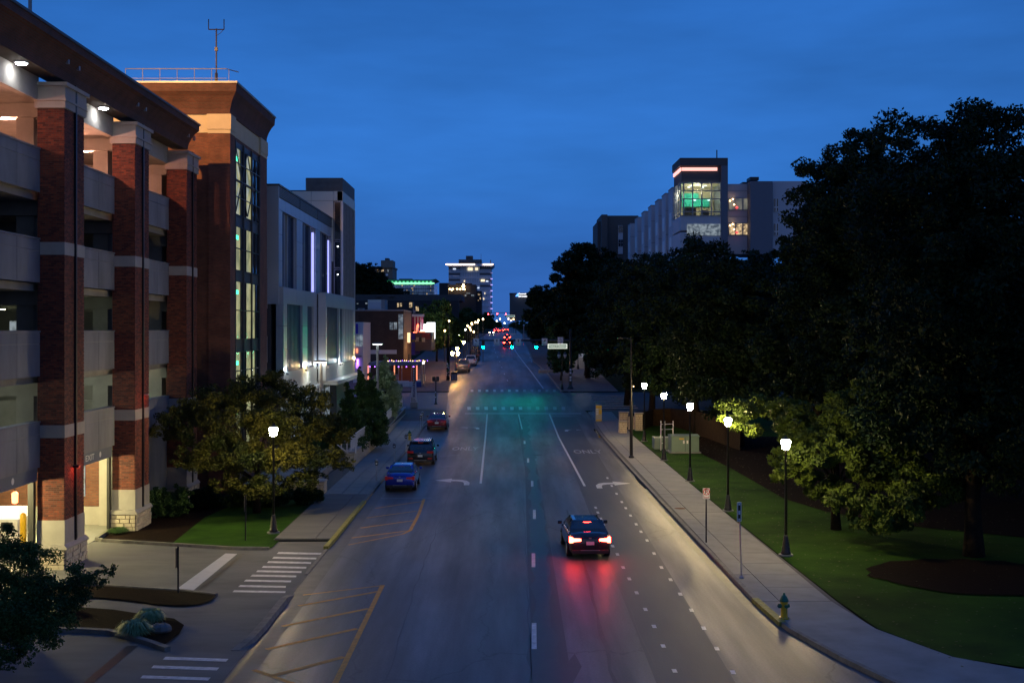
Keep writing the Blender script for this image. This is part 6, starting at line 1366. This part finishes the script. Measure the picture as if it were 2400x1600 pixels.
# trees along the far right kerb
pB = tree('avenue_tree', 'leafy street tree beside the far right kerb', (0,0,0), 8.5, 1.4, 3.0, 14000, .22, 'leafg', 51, group='street trees down the far right kerb')
sp = [(8.2,172,.8),(9.3,200,.9),(10.5,228,1.1),(11,262,1.25),(11.5,300,1.3),(12,345,1.35),(12.5,395,1.1),(13.5,450,1.1),(16,520,1.2),(22,430,1.5),(18,350,1.8),(17,300,1.8)]
pB.location = (7.7,164,zr(164)); pB.scale = (.72,)*3
for i, (x, y, s) in enumerate(sp): dup(pB, (x,y,zr(y)), i*1.3, sc_=s)
# left avenue trees
pC = dup(pB, (UX(1003,205),205,zr(205)), 2, 'street tree lit by the white billboard on the left kerb', 'street trees down the far left kerb', sc_=(1.0,1.0,1.25))
for i, (u, y, vt) in enumerate(((1035,225,716),(1058,250,712),(1078,290,714),(1090,335,717),(1098,390,720),(1106,450,724),(1112,520,729),(1022,300,708),(1048,340,706),(1068,420,704),(1083,520,710),(985,280,715))):
  s = (VZ(vt,y)-zr(y))/8.9; dup(pB, (UX(u,y),y,zr(y)), i*.9, 'leafy street tree on the far left kerb', 'street trees down the far left kerb', sc_=s)
# distant wood at the end of the avenue and hill trees at the left
for i, (u, y, s) in enumerate(((1132,700,1.0),(1120,640,1.3),(1146,760,.7),(1185,700,.75),(1200,620,.8),(1215,560,1.0),(1175,800,.6),(1232,500,1.2),(1140,900,1.0))): dup(pB, (UX(u,y),y,zr(y)-2), i*.7, 'small dark tree closing the end of the avenue', 'dark trees at the end of the avenue', sc_=s)
struct('hill', MB().prism([(UX(600,335),4),(UX(600,335),VZ(625,335)),(UX(830,335),VZ(632,335)),(UX(900,335),VZ(672,335)),(UX(1000,335),VZ(700,335)),(UX(1000,335),4)], 'y', 331, 420), M['ground'])
for i, (u, vt, D, s) in enumerate(((812,600,330,.62),(838,606,330,.6),(862,628,329,.55),(888,648,330,.5),(915,664,328,.42),(942,676,327,.36),(968,686,326,.3),(790,606,340,.7),(850,650,327,.6),(900,680,326,.5),(820,650,326,.6))):
    H_ = 17*s*1.25; dup(pA, (UX(u,D),D,VZ(vt,D)-17*s*1.2), i*1.9, 'dark hillside tree left of the green lit hotel', 'dark hillside trees on the left', sc_=s*1.2)
# --- left trees
def lobes_px(L_, ox, oy, flat=.75): return [(W(u,v,D)[0]-ox, D-oy, W(u,v,D)[2]-.05, r_, r_, r_*flat) for u,v,D,r_ in L_]
A = [(420,960,62,1.2),(480,930,63,1.5),(540,910,64,1.4),(600,900,64,1.5),(660,900,64,1.3),(720,930,64,1.3),(700,980,62,1.3),(640,960,61,1.4),(560,970,61,1.5),(480,1000,60.5,1.3),(430,1050,60,.9),(500,1060,59.5,1.2),(570,1050,59,1.3),(640,1050,59.5,1.2),(700,1050,60,1.1),(750,1050,61,.95),(790,1065,61.5,.6),(530,1110,59,1.0),(600,1120,59,1.1),(670,1110,59.5,1.0),(720,1100,60,.8),(380,990,62,.8),(600,1010,62,2.0),(780,1000,64,.8),(750,970,64,1.0),(620,870,65,.8),(560,880,65,.7)]
xa, ya = UX(590,61.5), 61.5
tree('crabapple_tree', 'spreading orange green tree behind the lit left lamp post', (xa,ya,.05), 7, 1.2, 5, 70000, .072, 'leafo', 61, lobes=lobes_px(A, xa, ya, .5), r=.17, sub=24, tuft=.36)
Bl = [(60,1300,31,.7),(20,1340,30.5,.9),(90,1350,30.5,.7),(150,1345,30,.6),(200,1330,30,.45),(245,1310,30,.22),(120,1390,30,.75),(50,1400,30,.9),(20,1450,29.5,.9),(90,1440,29.5,.7),(60,1490,29.5,.5),(-40,1300,31,1.0),(-40,1400,30,1.1),(140,1430,29.8,.35),(25,1260,31,.35),(0,1220,31,.3),(75,1270,31,.3),(20,1520,29.3,.25),(180,1375,30,.3)]
xb_, yb_ = UX(-60,30.5), 30.5
tree('foreground_tree', 'dark small leaved tree cut off by the bottom left corner', (xb_,yb_,.05), 4.5, 1, 3, 60000, .034, 'leafg', 62, lobes=lobes_px(Bl, xb_, yb_), r=.12, sub=22, tuft=.40)
def column(u, vt, vb, D, wpx, m, label, seed, n=26000):
    x = UX(u,D); H_ = VZ(vt,D)-zr(D); R = wpx*D/F/2; L_ = []
    for i in range(9): t_ = i/8; rr = R*(.75 if i == 0 else (1.05 if t_ < .5 else 1.05*(1-(t_-.5)*1.75)+.03)); L_.append((random.uniform(-.15,.15)*R, random.uniform(-.1,.1)*R, .9+t_*(H_-1.2), rr*.85, rr*.85, H_*.10))
    return tree('columnar_tree', label, (x,D,zr(D)), H_, .8, R, n, .085, m, seed, lobes=L_, r=.09, sub=22, tuft=.5)
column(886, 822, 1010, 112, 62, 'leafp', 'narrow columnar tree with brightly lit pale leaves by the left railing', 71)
column(852, 862, 1010, 102, 54, 'leafg', 'dark columnar tree just left of the brightly lit one', 72); column(828, 850, 1010, 97, 44, 'leafg', 'slim dark columnar tree behind the near railing', 73); column(800, 885, 1010, 89, 50, 'leafg', 'dark columnar tree beside the stair railing', 74)
def shrub(u, v, R, H_, label, m, seed, n=7000, size=.07):
    x, y = G(u, v); L_ = [(random.uniform(-.5,.5)*R, random.uniform(-.4,.4)*R, H_*random.uniform(.3,.7), R*.55, R*.55, H_*.35) for _ in range(6)]
    t = thing('shrub', label, 'shrub', (0,0,0)); me = leafmesh(crown(L_, n, size, seed, 16, .45), M[m], 'foliage'); o = bpy.data.objects.new('foliage', me); C.objects.link(o); o.parent = t
    part('stem', MB().tube([(0,0,-.05),(.02,0,H_*.5)], .03, 6).tube([(0,0,.1),(R*.3,0,H_*.6)], .02, 6).tube([(0,0,.1),(-R*.3,.1,H_*.6)], .02, 6), M['bark'], t); t.location = (x,y,zr(y)+.03)
for i, (u, v, R, H_, lb_, m) in enumerate(((352,1190,.7,1.5,'small green shrub beside the second brick pier','leafg'),(410,1185,.8,1.5,'loose shrub right of the pier shrub in the mulch','leafg'),(470,1165,.9,1.0,'dark shrub under the orange tree, left end of the hedge','leafd'),(560,1165,1.1,1.0,'dark shrub under the orange tree behind the sign post','leafd'),(640,1165,1.1,.9,'dark shrub under the orange tree near the lamp','leafd'),(700,1160,.9,.9,'dark shrub below the planter wall end','leafd'),(770,1040,1.2,2.2,'tall shrub left of the stair railing','leafg'),(1345,840,1.8,1.3,'pale grassy shrub beside the far plaza path','leafy'),(380,1130,1.0,1.6,'dark shrub against the garage wall','leafd'))): shrub(u, v, R, H_, lb_, m, 80+i)
for (u, v, D, w_, lb_) in ((835,1000,92,3,'loose green hedge above the nearer stone wall'),(760,960,88,3.5,'leafy bush below the panel building canopy')):
    x = UX(u,D); L_ = [(random.uniform(-1,1)*w_*.5, random.uniform(-2,2), random.uniform(1,2.8), .9, 1.1, .7) for _ in range(10)]
    t = thing('hedge_bush', lb_, 'bush', (0,0,0)); me = leafmesh(crown(L_, 16000, .09, int(u), 16, .45), M['leafg'], 'foliage'); o = bpy.data.objects.new('foliage', me); C.objects.link(o); o.parent = t; t.location = (x,D,0)
    part('stem', MB().tube([(0,0,0),(0,0,1.2)], .05, 6), M['bark'], t)
# ornamental grass clumps and boulder
def clump(u, v, R, H_, label, m='blade', n=520, seed=1):
    rng = random.Random(seed); x, y = G(u, v, .08); mb = MB()
    for i in range(n):
        a = rng.uniform(0,2*pi); r0 = R*.25*rng.random(); l = R*rng.uniform(.5,1.1); h_ = H_*rng.uniform(.6,1.1); w_ = .022
        p0 = Vector((r0*cos(a), r0*sin(a), 0)); p1 = Vector(((r0+l*.45)*cos(a), (r0+l*.45)*sin(a), h_)); p2 = Vector(((r0+l)*cos(a+rng.uniform(-.2,.2)), (r0+l)*sin(a), h_*rng.uniform(.1,.55))); s_ = Vector((-sin(a),cos(a),0))*w_
        k = len(mb.v); mb.v += [tuple(q) for q in (p0-s_,p0+s_,p1+s_,p1-s_,p2)]; mb.f += [(k,k+1,k+2,k+3),(k+3,k+2,k+4)]
    t = thing('grass_clump', label, 'ornamental grass', (0,0,0)); part('blades', mb, M[m], t); part('crown_base', MB().lathe([(R*.3,-.05),(R*.25,.08),(.02,.1)], (0,0,0), 8), M['mulch'], t); t.location = (x,y,.08)
clump(310,1458,.58,.42,'pale variegated grass clump in the mulch island, larger front one',seed=1,n=420); clump(345,1428,.5,.38,'pale variegated grass clump behind the front one by the boulder',seed=2); clump(150,1405,.45,.38,'pale grass clump half hidden by the foreground tree',seed=3); clump(272,1222,.5,.2,'low bright green ground cover at the foot of the second pier','leafg',700,4)
def boulder(u, v, s, label):
    x, y = G(u, v, .05); r = random.Random(int(u)); rings = []
    for k, (rr, zz) in enumerate(((.8,0),(1,.3),(.9,.65),(.45,.85))): rings.append([(x+s[0]*rr*cos(j*pi/5)*r.uniform(.85,1.1), y+s[1]*rr*sin(j*pi/5)*r.uniform(.85,1.1), .04+s[2]*zz*r.uniform(.9,1.1)) for j in range(10)])
    o = part('boulder', MB().tube_v(rings), M['rock']); tag(o, label, 'boulder')
boulder(368,1452,(.36,.26,.34),'flat grey boulder beside the grass clumps'); boulder(372,1160,(.9,.4,.55),'long pale boulder at the garage wall behind the shrubs')
# fallen leaves / debris on lawn and mulch as uncountable litter
rng = np.random.default_rng(5); n = 2600; xs = rng.uniform(11.6,30,n); ys = rng.uniform(33,110,n); a = rng.uniform(0,6.28,n); s = rng.uniform(.03,.06,n)
V = np.zeros((n,4,3)); 
for q_ in range(4): V[:,q_,0] = xs+s*np.cos(a+q_*pi/2); V[:,q_,1] = ys+s*np.sin(a+q_*pi/2); V[:,q_,2] = np.interp(ys,PY,PZ)+.14+rng.uniform(0,.03,n)
o = bpy.data.objects.new('fallen_leaves', leafmesh(V.reshape(-1,3), M['leafo'], 'fallen_leaves')); C.objects.link(o); o['kind'] = 'stuff'; o['label'] = 'scattered fallen leaves on the right lawn'
print('objects', len(bpy.data.objects), 'tris', sum(len(m.polygons) for m in bpy.data.meshes)*2)
